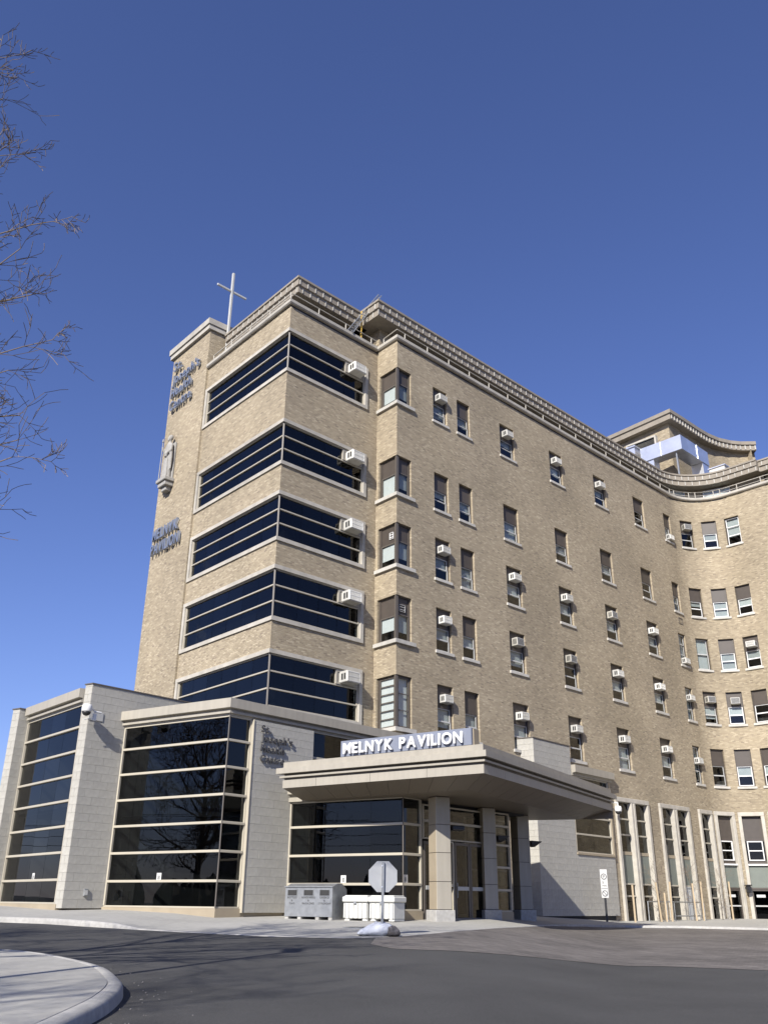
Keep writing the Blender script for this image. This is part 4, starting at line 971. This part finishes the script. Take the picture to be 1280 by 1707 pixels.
# ------------------------------------------------------------------ roof cross, leaning lattice mast
xp = T+dL*7.62-nL*.85
cr = thing('roof_cross', 'tall slim pale metal cross standing on the tower roof beside the pillar', 'cross', (xp.x, xp.y, 28.9))
FX = frame(xp, dR)
O('mast', (MB().bbox(-.07, .07, -.07, .07, 28.6, 35.6, .012), M_SASH), cr, FX); O('crossbar', (MB().bbox(-1.02, 1.02, -.05, .05, 34.22, 34.35, .012), M_SASH), cr, FX)
O('base_collar', (MB().bbox(-.17, .17, -.17, .17, 28.6, 29.5, .02), M_SASH), cr, FX)
bp_, bq_ = FTR @ Vector((3.85, -.05, 28.95)), FTR @ Vector((6.0, -.05, 32.45))
bo = thing('lattice_boom', 'grey steel lattice boom leaning over the tower roof railing', 'boom', bp_)
ax = (bq_-bp_).normalized(); sx_ = Vector((0, 0, 1)).cross(ax).normalized(); sy_ = ax.cross(sx_); mb = MB(); br = MB(); Lb = (bq_-bp_).length
for a, b in ((-1, -1), (1, -1), (0, 1)):
    o_ = sx_*(a*.15)+sy_*(b*.13); mb.tube(bp_+o_, bq_+o_*.6, .024, n=6)
for k in range(17):
    t0, t1 = k/17, (k+1)/17; cs = [sx_*(a*.15)+sy_*(b*.13) for a, b in ((-1, -1), (1, -1), (0, 1))]
    for j in range(3): br.tube(bp_+ax*(Lb*t0)+cs[j]*(1-.4*t0), bp_+ax*(Lb*t1)+cs[(j+1) % 3]*(1-.4*t1), .012, n=5)
O('chord', (mb, M_STEEL), bo); O('lacing', (br, M_STEEL), bo)
yp = FTR @ Vector((4.85, .12, 0)); O('yellow_pole', (MB().tube((yp.x, yp.y, 28.7), (yp.x, yp.y, 30.85), .05, n=8).tube((yp.x, yp.y, 29.9), (bp_+ax*1.5), .02, n=6), M_YELLOW), bo)

# ------------------------------------------------------------------ air conditioners
def make_ac(W=.63, H=.4, D_=.36):
    o = O('air_conditioner', MB().bbox(-W/2, W/2, -D_, .1, 0, H, .02).mesh('air_conditioner', M_AC), None, Matrix())
    g = MB().box(-W/2+.05, W/2-.05, -D_-.004, -D_+.01, .05, H-.05); O('grille_recess', (g, M_SLOT), o, local=True)
    f = MB()
    for k in range(11): x = -W/2+.06+k*(W-.12)/10; f.box(x-.012, x+.012, -D_-.016, -D_-.003, .05, H-.05)
    f.box(-W/2+.04, W/2-.04, -D_-.02, -D_-.003, H/2-.01, H/2+.01); f.ring(-W/2+.03, W/2-.03, .03, H-.03, .025, -D_-.02, -D_); O('grille', (f, M_AC), o, local=True)
    for sx in (-1, 1):
        for y0, y1 in ((-D_+.06, -D_+.14), (-D_+.18, -D_+.26)):
            v = MB(); xa = sx*(W/2-.006); xb = sx*(W/2+.003); v.box(min(xa, xb), max(xa, xb), y0, y1, .09, H-.09); O('side_vent', (v, M_SLOT), o, local=True)
    return o
FW_ = ['top floor', 'second floor from the top', 'third floor from the top', 'fourth floor from the top', 'lowest brick floor']
CW = ['first', 'second', 'third', 'fourth', 'fifth', 'sixth', 'seventh', 'eighth', 'ninth', 'tenth']
M_AC2 = mat('ac_enamel_beige', (.50, .475, .41), .55, .1, 4, .15, stain=.2)
def make_ac_louvred(W=.6, H=.43, D_=.33):
    o = O('air_conditioner', MB().bbox(-W/2, W/2, -D_, .1, 0, H, .02).mesh('air_conditioner', M_AC2), None, Matrix())
    O('grille_recess', (MB().box(-W/2+.04, W/2-.04, -D_-.004, -D_+.01, .04, H-.04), M_SLOT), o, local=True)
    f = MB()
    for k in range(7): z = .06+k*(H-.12)/6; f.box(-W/2+.04, W/2-.04, -D_-.014, -D_-.003, z-.011, z+.011)
    f.ring(-W/2+.02, W/2-.02, .02, H-.02, .025, -D_-.016, -D_); O('grille', (f, M_GREYG), o, local=True)
    for sx in (-1, 1):
        for k in range(3):
            xa = sx*(W/2-.006); xb = sx*(W/2+.003); O('side_vent', (MB().box(min(xa, xb), max(xa, xb), -D_+.05+k*.08, -D_+.10+k*.08, .08, H-.08), M_SLOT), o, local=True)
    return o
ac0 = make_ac(); ac1 = make_ac_louvred(); first = True; first1 = True
def place_ac(M, label, group, s=1.0):
    global first, first1
    alt = s < 1.2 and rnd.random() < .3
    M = M @ Matrix.Diagonal((s, s if s < 1.2 else 1.45, s, 1)) @ Matrix.Rotation(RAD(rnd.uniform(-2.2, 1)), 4, 'X') @ Matrix.Rotation(RAD(rnd.uniform(-1.2, 1.2)), 4, 'Y')
    if alt and first1: ac1.matrix_basis = M; WM[ac1.name] = M; o = ac1; first1 = False
    elif alt: o = copy_tree(ac1, M)
    elif first: ac0.matrix_basis = M; WM[ac0.name] = M; o = ac0; first = False
    else: o = copy_tree(ac0, M)
    o['label'] = label; o['category'] = 'air conditioner'; o['group'] = group
    return o
for k, (a, b) in enumerate(BANDS):
    z = b-.2-.62; place_ac(FTR @ TR((4.32, .02, z)) @ Matrix.Rotation(RAD(-1), 4, 'X'), 'white air conditioner at the ribbon window end, '+FW_[k], 'ribbon window air conditioners', 1.28)
for f, cols in ((0, (0, 2, 3, 4, 7)), (2, (0, 2, 3, 4, 5, 9)), (3, (0, 2, 3, 4, 5, 7, 8)), (4, (0, 2, 3, 4, 5))):
    for c in cols:
        M, W, H = WFR[(f, c)]
        place_ac(M @ TR((W*.53+rnd.uniform(-.03, .03), .12, H*.62+rnd.uniform(-.02, .06))), 'air conditioner in %s window from the corner bay, %s' % (CW[c], FW_[f]), 'window air conditioners', (1.0 if c > 1 else .98)*rnd.uniform(.97, 1.03))
for f, c, zz in ((0, 6, .02), (2, 6, .02), (3, 6, 1.2), (4, 6, 1.15)):
    M, W, H = WFR[(f, c)]; place_ac(M @ TR((W*.55, .12, .06+zz)), ('air conditioner low in ' if zz < .1 else 'air conditioner halfway up ')+'the seventh window from the corner bay, '+FW_[f], 'window air conditioners', .95)

# ------------------------------------------------------------------ street furniture and small things
sz = gz(0.08, 24.3)
ss = thing('stop_sign', 'bare grey back of an octagonal sign on a post in sandbags', 'sign', (.05, 24.3, sz))
oc = MB(); i = 0; R8 = .39; F8 = frame((.06, 24.27, 0), Vector((1, .12, 0)))
pts = [(R8*math.cos(RAD(22.5+45*k)), R8*math.sin(RAD(22.5+45*k))) for k in range(8)]
oc.v = [(x, 0, z) for x, z in pts]+[(x, .006, z) for x, z in pts]; oc.f = [tuple(range(8)), tuple(range(15, 7, -1))]+[(k, (k+1) % 8, 8+(k+1) % 8, 8+k) for k in range(8)]; oc.uv = [[(0, 0)]*len(f) for f in oc.f]
O('sign_plate', (oc, mat('dull_aluminium', (.34, .35, .36), .55, .06, 4, metal=.3)), ss, F8 @ TR((0.01, .035, 2.02)))
O('post', (MB().bbox(-.03, .03, -.03, .03, sz-.05, 2.36, .005), M_STEEL), ss, F8 @ TR((-.02, -.005, 0)) @ Matrix.Rotation(RAD(.8), 4, 'Y'))
O('bolt', (MB().tube((-.02, -.05, 2.27), (-.02, -.03, 2.27), .02, n=8), M_BRIGHT), ss, F8); O('bolt', (MB().tube((-.02, -.05, 1.78), (-.02, -.03, 1.78), .02, n=8), M_BRIGHT), ss, F8)
def bag(name, label, cx, cy, L_, W_, H_, rot, m, seed, torn=False):
    from mathutils import noise
    mb = MB(); n, k = 56, 26; z0 = gz(cx, cy)+.012
    for j in range(k+1):
        v = j/k*math.pi
        for i in range(n):
            t = 2*math.pi*i/n; c, s_ = math.cos(t), math.sin(t); p = .5
            x = L_*math.copysign(abs(c)**p, c)*math.sin(v)**.6; y = W_*math.copysign(abs(s_)**p, s_)*math.sin(v)**.6
            z = H_*(.5-.5*math.cos(v))**1.25*(1-.6*max(0, -x/L_) if not torn else 1-.25*x/L_)
            q = Vector((x*7+seed, y*7, z*7)); d = noise.noise(q)*.05+noise.noise(q*2.7)*.03+abs(noise.noise(q*Vector((1, 1.6, .8)).length))*.025
            mb.v.append((x*(1+d), y*(1+d), max(0, z*(1+d*1.6)+.03*noise.noise(Vector((x*9, y*9+seed, 0))))))
    for j in range(k):
        for i in range(n): mb.f.append((j*n+i, j*n+(i+1) % n, (j+1)*n+(i+1) % n, (j+1)*n+i)); mb.uv.append([(0, 0)]*4)
    return O(name, mb.mesh(name, m, True), None, TR((cx, cy, z0)) @ Matrix.Rotation(rot, 4, 'Z'), label=label, category='sandbag', group='sandbags at the sign foot')
bag('sandbag', 'pale woven sandbag spread round the foot of the sign post', -.1, 24.33, .46, .27, .3, RAD(-4), M_SAND, 1)
bag('sandbag', 'torn dark sandbag bulging on the paved side of the sign post', .3, 24.24, .18, .19, .23, RAD(20), M_SANDD, 5, True)
# recycling bin
FBn = frame(V+nN*1.6, -dN); zb_ = gz(-2.3, 32.1)+.012
rb = thing('recycling_bin', 'grey steel recycling bin with three dark slots against the glass', 'bin', FBn @ Vector((-2.7, .4, zb_)))
x0, x1 = -3.68, -1.75
pr = [(0, zb_+.1), (0, 1.86), (.05, 1.9), (.3, 2.0), (.55, 2.0), (.85, 1.82), (.85, zb_+.1)]
bd = MB(); i = 0; bd.v = [(x0, y, z) for y, z in pr]+[(x1, y, z) for y, z in pr]; n = len(pr)
bd.f = [tuple(range(n)), tuple(range(2*n-1, n-1, -1))]+[(k, (k+1) % n, n+(k+1) % n, n+k) for k in range(n)]; bd.uv = [[(0, 0)]*len(f) for f in bd.f]
O('body', (bd, M_STEEL), rb, FBn)
O('lid_edge', (MB().bbox(x0-.03, x1+.03, -.035, .06, 1.87, 1.91, .006), M_STEEL), rb, FBn)
for xs in (x0+.3, x0+.97, x0+1.62):
    O('slot', (MB().box(xs-.19, xs+.19, -.006, .02, 1.62, 1.79), M_SLOT), rb, FBn); O('slot_rim', (MB().ring(xs-.21, xs+.21, 1.6, 1.81, .02, -.012, .004), M_STEEL), rb, FBn)
for t, xs in ((('BOTTLES', '&', 'CANS'), x0+.3), (('NEWSPAPERS', '&', 'MAGAZINES'), x0+.97), (('GARBAGE', '&', 'STYROFOAM'), x0+1.62)):
    for k, s_ in enumerate(t):
        wd = .055*len(s_); 
        lettering(s_, FBn, xs-wd/2, xs+wd/2, 1.53-k*.09, .085, .004, M_LETDARK, rb, stand=.004)
for xs in (x0+.08, x0+.6, x1-.6, x1-.08): O('foot', (MB().box(xs-.07, xs+.07, .02, .8, zb_, zb_+.1), M_KERB), rb, FBn)
O('trim_post', (MB().box(x1-.05, x1+.004, -.004, .03, zb_+.1, 1.86), M_STEEL), rb, FBn)
# storage chests
FCh = frame(V+nN*1.25, -dN)
def chest(x0, x1, label):
    c = thing('storage_chest', label, 'chest', FCh @ Vector(((x0+x1)/2, .3, zb_)), group='white storage chests')
    O('body', (MB().bbox(x0+.04, x1-.04, .03, .72, zb_+.06, 1.42, .02), M_PLAST), c, FCh)
    for k in range(6):
        xx = x0+.08+(x1-x0-.16)*k/5; O('rib', (MB().bbox(xx-.022, xx+.022, -.02, .05, zb_+.08, 1.40, .006), M_PLAST), c, FCh)
    O('lid', (MB().bbox(x0, x1, -.04, .77, 1.43, 1.60, .03).bbox(x0+.05, x1-.05, .04, .72, 1.59, 1.64, .02), M_PLAST), c, FCh)
    O('latch', (MB().box((x0+x1)/2-.05, (x0+x1)/2+.05, -.03, .0, 1.38, 1.5), M_STEEL), c, FCh)
    for xx in (x0+.15, x1-.15): O('foot', (MB().box(xx-.1, xx+.1, .06, .7, zb_, zb_+.06), M_PLAST), c, FCh)
chest(-1.58, -.58, 'white ribbed plastic storage chest next to the recycling bin'); chest(-.57, .42, 'white ribbed plastic storage chest behind the sign post')
# notices on the glass
for F, x, z, lab in ((FG, -2.46, 2.18, 'small white notice on the lower left glazing'), (FBF, -2.76, 2.17, 'small white notice on the big glass box'), (FV, -2.44, 2.14, 'white notice on vestibule glass above the chests'), (FVR, .2, 2.15, 'white notice on the vestibule side glass by the corner')):
    n = O('notice', (MB().box(-.11, .11, .06, .066, -.15, .15), M_PAPER), None, F @ TR((x, 0, z)), label=lab, category='notice', group='notices on the glass')
    O('printed_mark', (MB().ring(-.05, .05, -.06, .06, .018, .056, .06).box(-.012, .012, .056, .06, -.03, .03), M_LETDARK), n, local=True)
ob_ = O('outlet_box', (MB().bbox(-.09, .09, -.07, 0, -.12, .12, .01), M_STEEL), None, FF @ TR((-.77, 0, 1.66)), label='small grey outlet box low on the stone fin', category='outlet'); O('cover', (MB().box(-.06, .06, -.08, -.07, -.08, .08), M_SASH), ob_, local=True)
# dome cameras
def dome(M, label, arm):
    t = thing('dome_camera', label, 'camera', M=M, group='dome cameras')
    a = MB()
    if arm == 'corner': a.tube((.35, 0, .02), (0, 0, .25), .03, n=8).tube((.35, 0, .02), (.62, .0, .02), .04, n=8).box(.3, .42, -.04, .04, -.3, -.05).tube((.36, 0, -.2), (-.05, .02, -.32), .015, n=6)
    else: a.tube((0, 0, .2), (0, 0, .42), .03, n=8).tube((0, 0, .42), (-.1, .4, .46), .03, n=8)
    O('bracket', (a, M_WHITE), t, local=True)
    O('housing', MB().lathe([(.05, .27), (.16, .24), (.19, .15), (.19, .0), (.17, -.03)], n=24).mesh('housing', M_WHITE, True), t, local=True)
    O('lens_dome', MB().lathe([(.165, -.03), (.15, -.09), (.1, -.15), (.03, -.18)], n=24).mesh('lens_dome', M_BLACK, True), t, local=True)
    return t
dm = dome(FF @ TR((-1.95, -.38, 7.92)), 'white dome camera on an arm at the stone fin corner', 'corner')
O('wall_plate', (MB().bbox(-1.62, -1.0, -.03, 0, 7.7, 8.02, .005), M_SASH), dm, FF)
dome(FW @ TR((8.3, -.4, 6.1)), 'white dome camera hanging near the tall limestone windows', 'wall')
# flood lights on the columns
for p, lab in ((COLP[1], 'black flood light on the middle canopy column'), (COLP[2], 'black flood light on the far canopy column')):
    F = frame(p, DIR(66)); t = thing('flood_light', lab, 'light', M=F @ TR((.3, 0, 3.72)), group='column flood lights')
    O('arm', (MB().tube((-.02, 0, 0), (.16, 0, .02), .03, n=8), M_BLACK), t, local=True)
    h = MB(); h.v = [(.12, -.2, -.06), (.3, -.14, -.14), (.3, .14, -.14), (.12, .2, -.06), (.12, -.22, .1), (.62, -.22, .08), (.62, .22, .08), (.12, .22, .1)]; h.f = [(0, 3, 2, 1), (4, 5, 6, 7), (0, 1, 5, 4), (1, 2, 6, 5), (2, 3, 7, 6), (3, 0, 4, 7)]; h.uv = [[(0, 0)]*4]*6
    O('head', (h, M_BLACK), t, local=True); O('lamp_glass', (MB().box(.28, .55, -.13, .13, -.06, -.05), M_PANE), t, local=True)
t = thing('flood_light', 'black flood light on the near canopy column above the doors', 'light', M=frame(COLP[0], DIR(66)) @ TR((.3, 0, 3.78)), group='column flood lights')
O('arm', (MB().tube((-.02, 0, 0), (.16, 0, .02), .03, n=8), M_BLACK), t, local=True); O('head', (MB().bbox(.12, .6, -.2, .2, -.06, .1, .03), M_BLACK), t, local=True)
# parking sign
ps = (11.06, 47.86); gzp = gz(*ps); FPk = frame(ps, Vector((1, -.1, 0)))
pk = thing('parking_sign', 'narrow white parking sign on a black post by the stone wall', 'sign', (ps[0], ps[1], gzp))
O('post', (MB().bbox(-.05, .05, -.04, .04, gzp-.1, 3.0, .006), M_BLACK), pk, FPk)
O('sign_plate', (MB().bbox(-.17, .17, -.06, -.045, 1.75, 3.05, .004), M_PAPER), pk, FPk)
O('prohibition_ring', (MB().tube((0, -.066, 2.72), (0, -.062, 2.72), .14, n=20), M_LETDARK), pk, FPk); O('prohibition_field', (MB().tube((0, -.07, 2.72), (0, -.066, 2.72), .105, n=20), M_PAPER), pk, FPk)
lettering('P', FPk, -.05, .05, 2.65, .2, .004, M_LETDARK, pk, stand=.072); lettering('5', FPk, -.1, -.02, 2.4, .15, .004, M_LETDARK, pk, stand=.062); lettering('MIN', FPk, -.1, .1, 2.26, .12, .004, M_LETDARK, pk, stand=.062)
O('divider', (MB().box(-.15, .15, -.064, -.06, 2.17, 2.19), M_LETDARK), pk, FPk)
O('prohibition_ring', (MB().tube((0, -.066, 1.95), (0, -.062, 1.95), .14, n=20), M_LETDARK), pk, FPk); O('prohibition_field', (MB().tube((0, -.07, 1.95), (0, -.066, 1.95), .105, n=20), M_PAPER), pk, FPk)
O('slash', (MB().box(-.12, .12, -.074, -.071, -.014, .014), M_LETDARK), pk, FPk @ TR((0, 0, 1.95)) @ Matrix.Rotation(RAD(45), 4, 'Y'))
# planting stakes, saplings, pipe rail in front of the tall windows
for k, (u, h_, ln) in enumerate(((15.7, 1.75, 0), (18.25, 1.9, -.06), (18.8, 1.4, .0), (19.36, 1.95, .03), (21.99, 1.9, -.02), (22.8, 2.0, .02), (26.27, 2.05, .0))):
    p = Q+dR*u+nR*1.4; z = gz(p.x, p.y)+.1
    O('planting_stake', (MB().bbox(-.04, .04, -.04, .04, -.1, h_, .006), M_WOOD), None, TR((p.x, p.y, z)) @ Matrix.Rotation(ln, 4, 'Y'), label='pale timber planting stake, %s from the stone wall' % CW[k], category='stake', group='planting stakes')
pr_ = thing('pipe_rail', 'low dark pipe railing between the planting stakes', 'railing', Q+dR*20.5+nR*.9+Vector((0, 0, .5)))
FPR = frame(Q+nR*.9, dR); mb = MB()
O('rail', (MB().tube((17.9, 0, 1.62), (23.9, 0, 1.62), .03, n=8), M_STEEL), pr_, FPR); O('rail', (MB().tube((20.6, 0, .92), (23.9, 0, .92), .03, n=8), M_STEEL), pr_, FPR)
for u in (17.9, 19.8, 20.6, 22.2, 23.9): O('post', (MB().tube((u, 0, .3), (u, 0, 1.62), .03, n=8), M_STEEL), pr_, FPR)
wl = thing('wall_lantern', 'dark lantern on the stone pier between glass doors', 'light', M=frame(pathR(30.0), tangR(30.0), 2.5))
O('lantern_body', (MB().bbox(-.12, .12, -.5, -.2, -.3, .1, .03), M_BLACK), wl, local=True); O('lantern_cap', (MB().bbox(-.18, .18, -.56, -.18, .1, .16, .02), M_BLACK), wl, local=True)
mh = thing('dark_disc', 'dark round flat disc on the pavement left of the sign', 'disc', (-.55, 28.0, gz(-.55, 28)+.012))  # plain dark disc and grey rim, level with the pavement
O('cover', (MB().lathe([(.42, -.02), (.42, .008), (.40, .012)], (-.55, 28.0, gz(-.55, 28)+.012), 28), M_BLACK), mh); O('rim', (MB().lathe([(.50, -.02), (.50, .006), (.43, .007)], (-.55, 28.0, gz(-.55, 28)+.012), 28), M_STEEL), mh)
# grit along the island kerb
mb = MB()
for k in range(60):
    p = islpt(rnd.randrange(4, 30), -abs(rnd.gauss(.25, .3))-.05); s_ = rnd.uniform(.004, .012); z = gz(p.x, p.y); p.x += rnd.uniform(-.15, .15)
    mb.lathe([(s_*.6, 0), (s_, s_*.5), (s_*.4, s_)], (p.x, p.y, z), 5)
O('kerb_grit', (mb, M_GRIT), kind='stuff')

# ------------------------------------------------------------------ trees
def grow(seed, H, spread, limbs, r0, zlo=.22, droop=0.0, maxd=5, twig=.006, dens=1.0, limbs_to=()):
    r = random.Random(seed); tr, cr_ = MB(), MB()
    def rv(): return Vector((r.gauss(0, 1), r.gauss(0, 1), r.gauss(0, 1))).normalized()
    def branch(p, d, ln, rad, depth, out):
        n = 5 if depth < 3 else (4 if depth < 4 else 3); seg = ln/n; pts = [p]
        for k in range(n):
            d = (d+rv()*(.13+.03*depth)+Vector((0, 0, .07-.03*droop))).normalized(); q = p+d*seg
            ra, rb_ = rad*(1-.7*k/n), rad*(1-.7*(k+1)/n)
            out.tube(p, q, max(ra, twig), max(rb_, twig*.9), n=7 if depth < 2 else (4 if depth < 4 else 3), caps=False); p = q
            if depth < maxd:
                m = 1 if depth < 3 else r.choice((1, 1, 2))
                if k >= 1 or depth >= 2:
                    for _ in range(m):
                        if r.random() > dens: continue
                        sd_ = d.cross(rv()).normalized(); a = r.uniform(.55, 1.0); nd = (d*math.cos(a)+sd_*math.sin(a))
                        branch(p, nd.normalized(), ln*r.uniform(.42, .68), max(rb_*.72, twig), depth+1, out)
    p = Vector((0, 0, -.2)); d = Vector((0, 0, 1)); n = 10; ht = H*.62
    for k in range(n):
        q = p+(d+rv()*.05).normalized()*((ht+.2)/n); a, b = r0*(1-.62*k/n)*(1.35 if k == 0 else 1), r0*(1-.62*(k+1)/n); tr.tube(p, q, a, b, 12, caps=False); p = q
        if (k+1)/n > zlo:
            for _ in range(limbs):
                az = r.uniform(0, 2*math.pi); e = r.uniform(.15, .75); nd = Vector((math.cos(az)*math.cos(e), math.sin(az)*math.cos(e), math.sin(e)))
                branch(p, nd, spread*r.uniform(.5, .85), b*.5, 1, cr_)
    for g_ in limbs_to:     # long limbs reaching out on the road side
        h = math.hypot(g_.x, g_.y); a = Vector((0, 0, max(2.6, g_.z-h*r.uniform(.35, .75)))); c = Vector((g_.x*.5, g_.y*.5, a.z*.25+g_.z*.75+r.uniform(-.4, .3))); pv = a; n_ = 16; rl = .05*r.uniform(.7, 1.2)
        for k in range(1, n_+1):
            f = k/n_; q = a*(1-f)**2+c*(2*f*(1-f))+g_*f*f+rv()*.05; ra = max(rl*(1-.85*f), twig)
            cr_.tube(pv, q, max(rl*(1-.85*(k-1)/n_), twig), ra, 6, caps=False); d_ = (q-pv).normalized(); pv = q
            if f > .3:
                for _ in range(r.choice((1, 1, 2) if f < .8 else (2, 2, 3))):
                    sd_ = d_.cross(rv()).normalized(); an = r.uniform(.5, .95); branch(q, (d_*math.cos(an)+sd_*math.sin(an)+Vector((0, 0, .15))).normalized(), r.uniform(.35, .95)*(1.15-.5*f), max(ra*.6, twig), 3 if r.random() < .3 else 4, cr_)
    branch(p, Vector((.1, .1, 1)).normalized(), H*.3, r0*.35, 1, cr_); branch(p, Vector((-.5, .3, .9)).normalized(), H*.3, r0*.35, 1, cr_); branch(p, Vector((.5, -.3, .9)).normalized(), H*.3, r0*.35, 1, cr_)
    return tr.mesh('trunk', M_BARK, True, fix=False), cr_.mesh('crown', M_TWIG, False, fix=False)
def tree(x, y, rot, meshes, label, s=1.0, name='bare_tree', group='bare trees round the forecourt'):
    M = TR((x, y, gz(x, y)+.1)) @ Matrix.Rotation(rot, 4, 'Z') @ Matrix.Scale(s, 4)
    t = O(name, None, None, M, label=label, category='tree', group=group)
    O('trunk', meshes[0], t, local=True); O('crown', meshes[1], t, local=True); return t
LIMBS = [(-4.47, 10.6, 10.74), (-4.02, 10.24, 8.45), (-4.79, 11.0, 9.77), (-5.35, 9.61, 12.98), (-5.76, 10.76, 13.39), (-4.99, 10.03, 11.52), (-4.53, 10.89, 7.62), (-4.22, 10.16, 6.56), (-4.58, 10.55, 5.98), (-5.05, 11.43, 8.64), (-5.96, 11.1, 12.05), (-4.37, 9.66, 9.41), (-5.13, 8.81, 11.67), (-4.71, 11.36, 7.49)]
big = grow(11, 13, 4.6, 1, .24, .42, twig=.0046, dens=.95, limbs_to=[Vector(p)-Vector((-9.3, 10.6, gz(-9.3, 10.6)+.1)) for p in LIMBS])
tree(-9.85, 10.6, 0, big, 'bare tree reaching in at the upper left edge')
big2 = grow(23, 11.5, 5.2, 3, .24, .22, twig=.012, maxd=4)
tree(-27, 27.2, 2.2, big2, 'bare tree mirrored in the glass box front', 1.0)
tree(-12, -4.5, 4.0, big, 'bare tree behind the viewpoint shading the road', 1.05)
tree(-16, 8.8, .6, big2, 'bare tree out of frame shading the road and kerb', 1.0)
tree(-44, 40, 1.0, big, 'bare tree far off to the left of the wing', .9)
sap = grow(5, 2.9, .7, 1, .03, .35, 0, 3, .004)
for k, u in enumerate((18.6, 22.3, 25.6)):
    p = Q+dR*u+nR*1.1; tree(p.x, p.y, k*2.0, sap, 'thin leafless sapling, %s from the stone wall, tied among stakes' % CW[k], 1.0, 'sapling', 'young saplings by the tall windows')

# ------------------------------------------------------------------ things only the glass and the shadows show
lp = (-7.4, 7.2)
t = thing('street_lamp', 'tall street lamp whose shadow crosses the road', 'lamp', (lp[0], lp[1], gz(*lp)))
O('pole', (MB().tube((lp[0], lp[1], 0), (lp[0], lp[1], 9.25), .09, .06, 10), M_STEEL), t); O('lamp_head', (MB().bbox(lp[0]-.17, lp[0]+.17, lp[1]-.2, lp[1]+.75, 9.15, 9.37, .04), M_STEEL), t)
for k, (x, y) in enumerate(((-24, -28), (-78, 92))):
    t = thing('utility_pole', ('nearer' if k == 0 else 'farther')+' timber utility pole off to the left', 'pole', (x, y, 0), group='utility poles')
    O('shaft', (MB().tube((x, y, 0), (x, y, 9.6), .16, .11, 10), M_BARK), t); O('cross_arm', (MB().bbox(x-.9, x+.9, y-.06, y+.06, 8.9, 9.05, .01), M_BARK), t)
for k, (dx, z) in enumerate(((-.8, 9.1), (.8, 9.1), (0, 8.1), (.1, 7.3), (.2, 6.6))):
    mb = MB(); A, Bq = Vector((-24+dx, -28, z)), Vector((-78+dx, 92, z)); pv = A
    for j in range(1, 25):
        f = j/24; q = A.lerp(Bq, f)-Vector((0, 0, 4*1.6*f*(1-f))); mb.tube(pv, q, .022, n=5, caps=False); pv = q
    O('overhead_wire', (mb, M_BLACK), None, label='overhead wire %s strung between the poles' % ('top outer', 'top inner', 'third down', 'fourth down', 'lowest')[k], category='wire', group='overhead wires')
# low wooded skyline round the site, away from the building
mb = MB(); r = random.Random(3)
for k in range(900):
    a = RAD(-75-210*r.random()); d = 130+r.uniform(-14, 14)
    x, y = d*math.sin(a), d*math.cos(a); hgt = 2.2+3.2*abs(math.sin(a*9)+.6*math.sin(a*23))*r.uniform(.7, 1.1)+r.uniform(0, 1.6); q = r.uniform(.8, 1.8)
    loft(mb, [(x, y, -1, q*.8, q*.8), (x, y, hgt*.45, q, q), (x+r.uniform(-.4, .4), y, hgt*.75, q*.6, q*.6), (x, y, hgt, .1, .1)], 5)
O('treeline', (mb, M_HILL), kind='stuff')
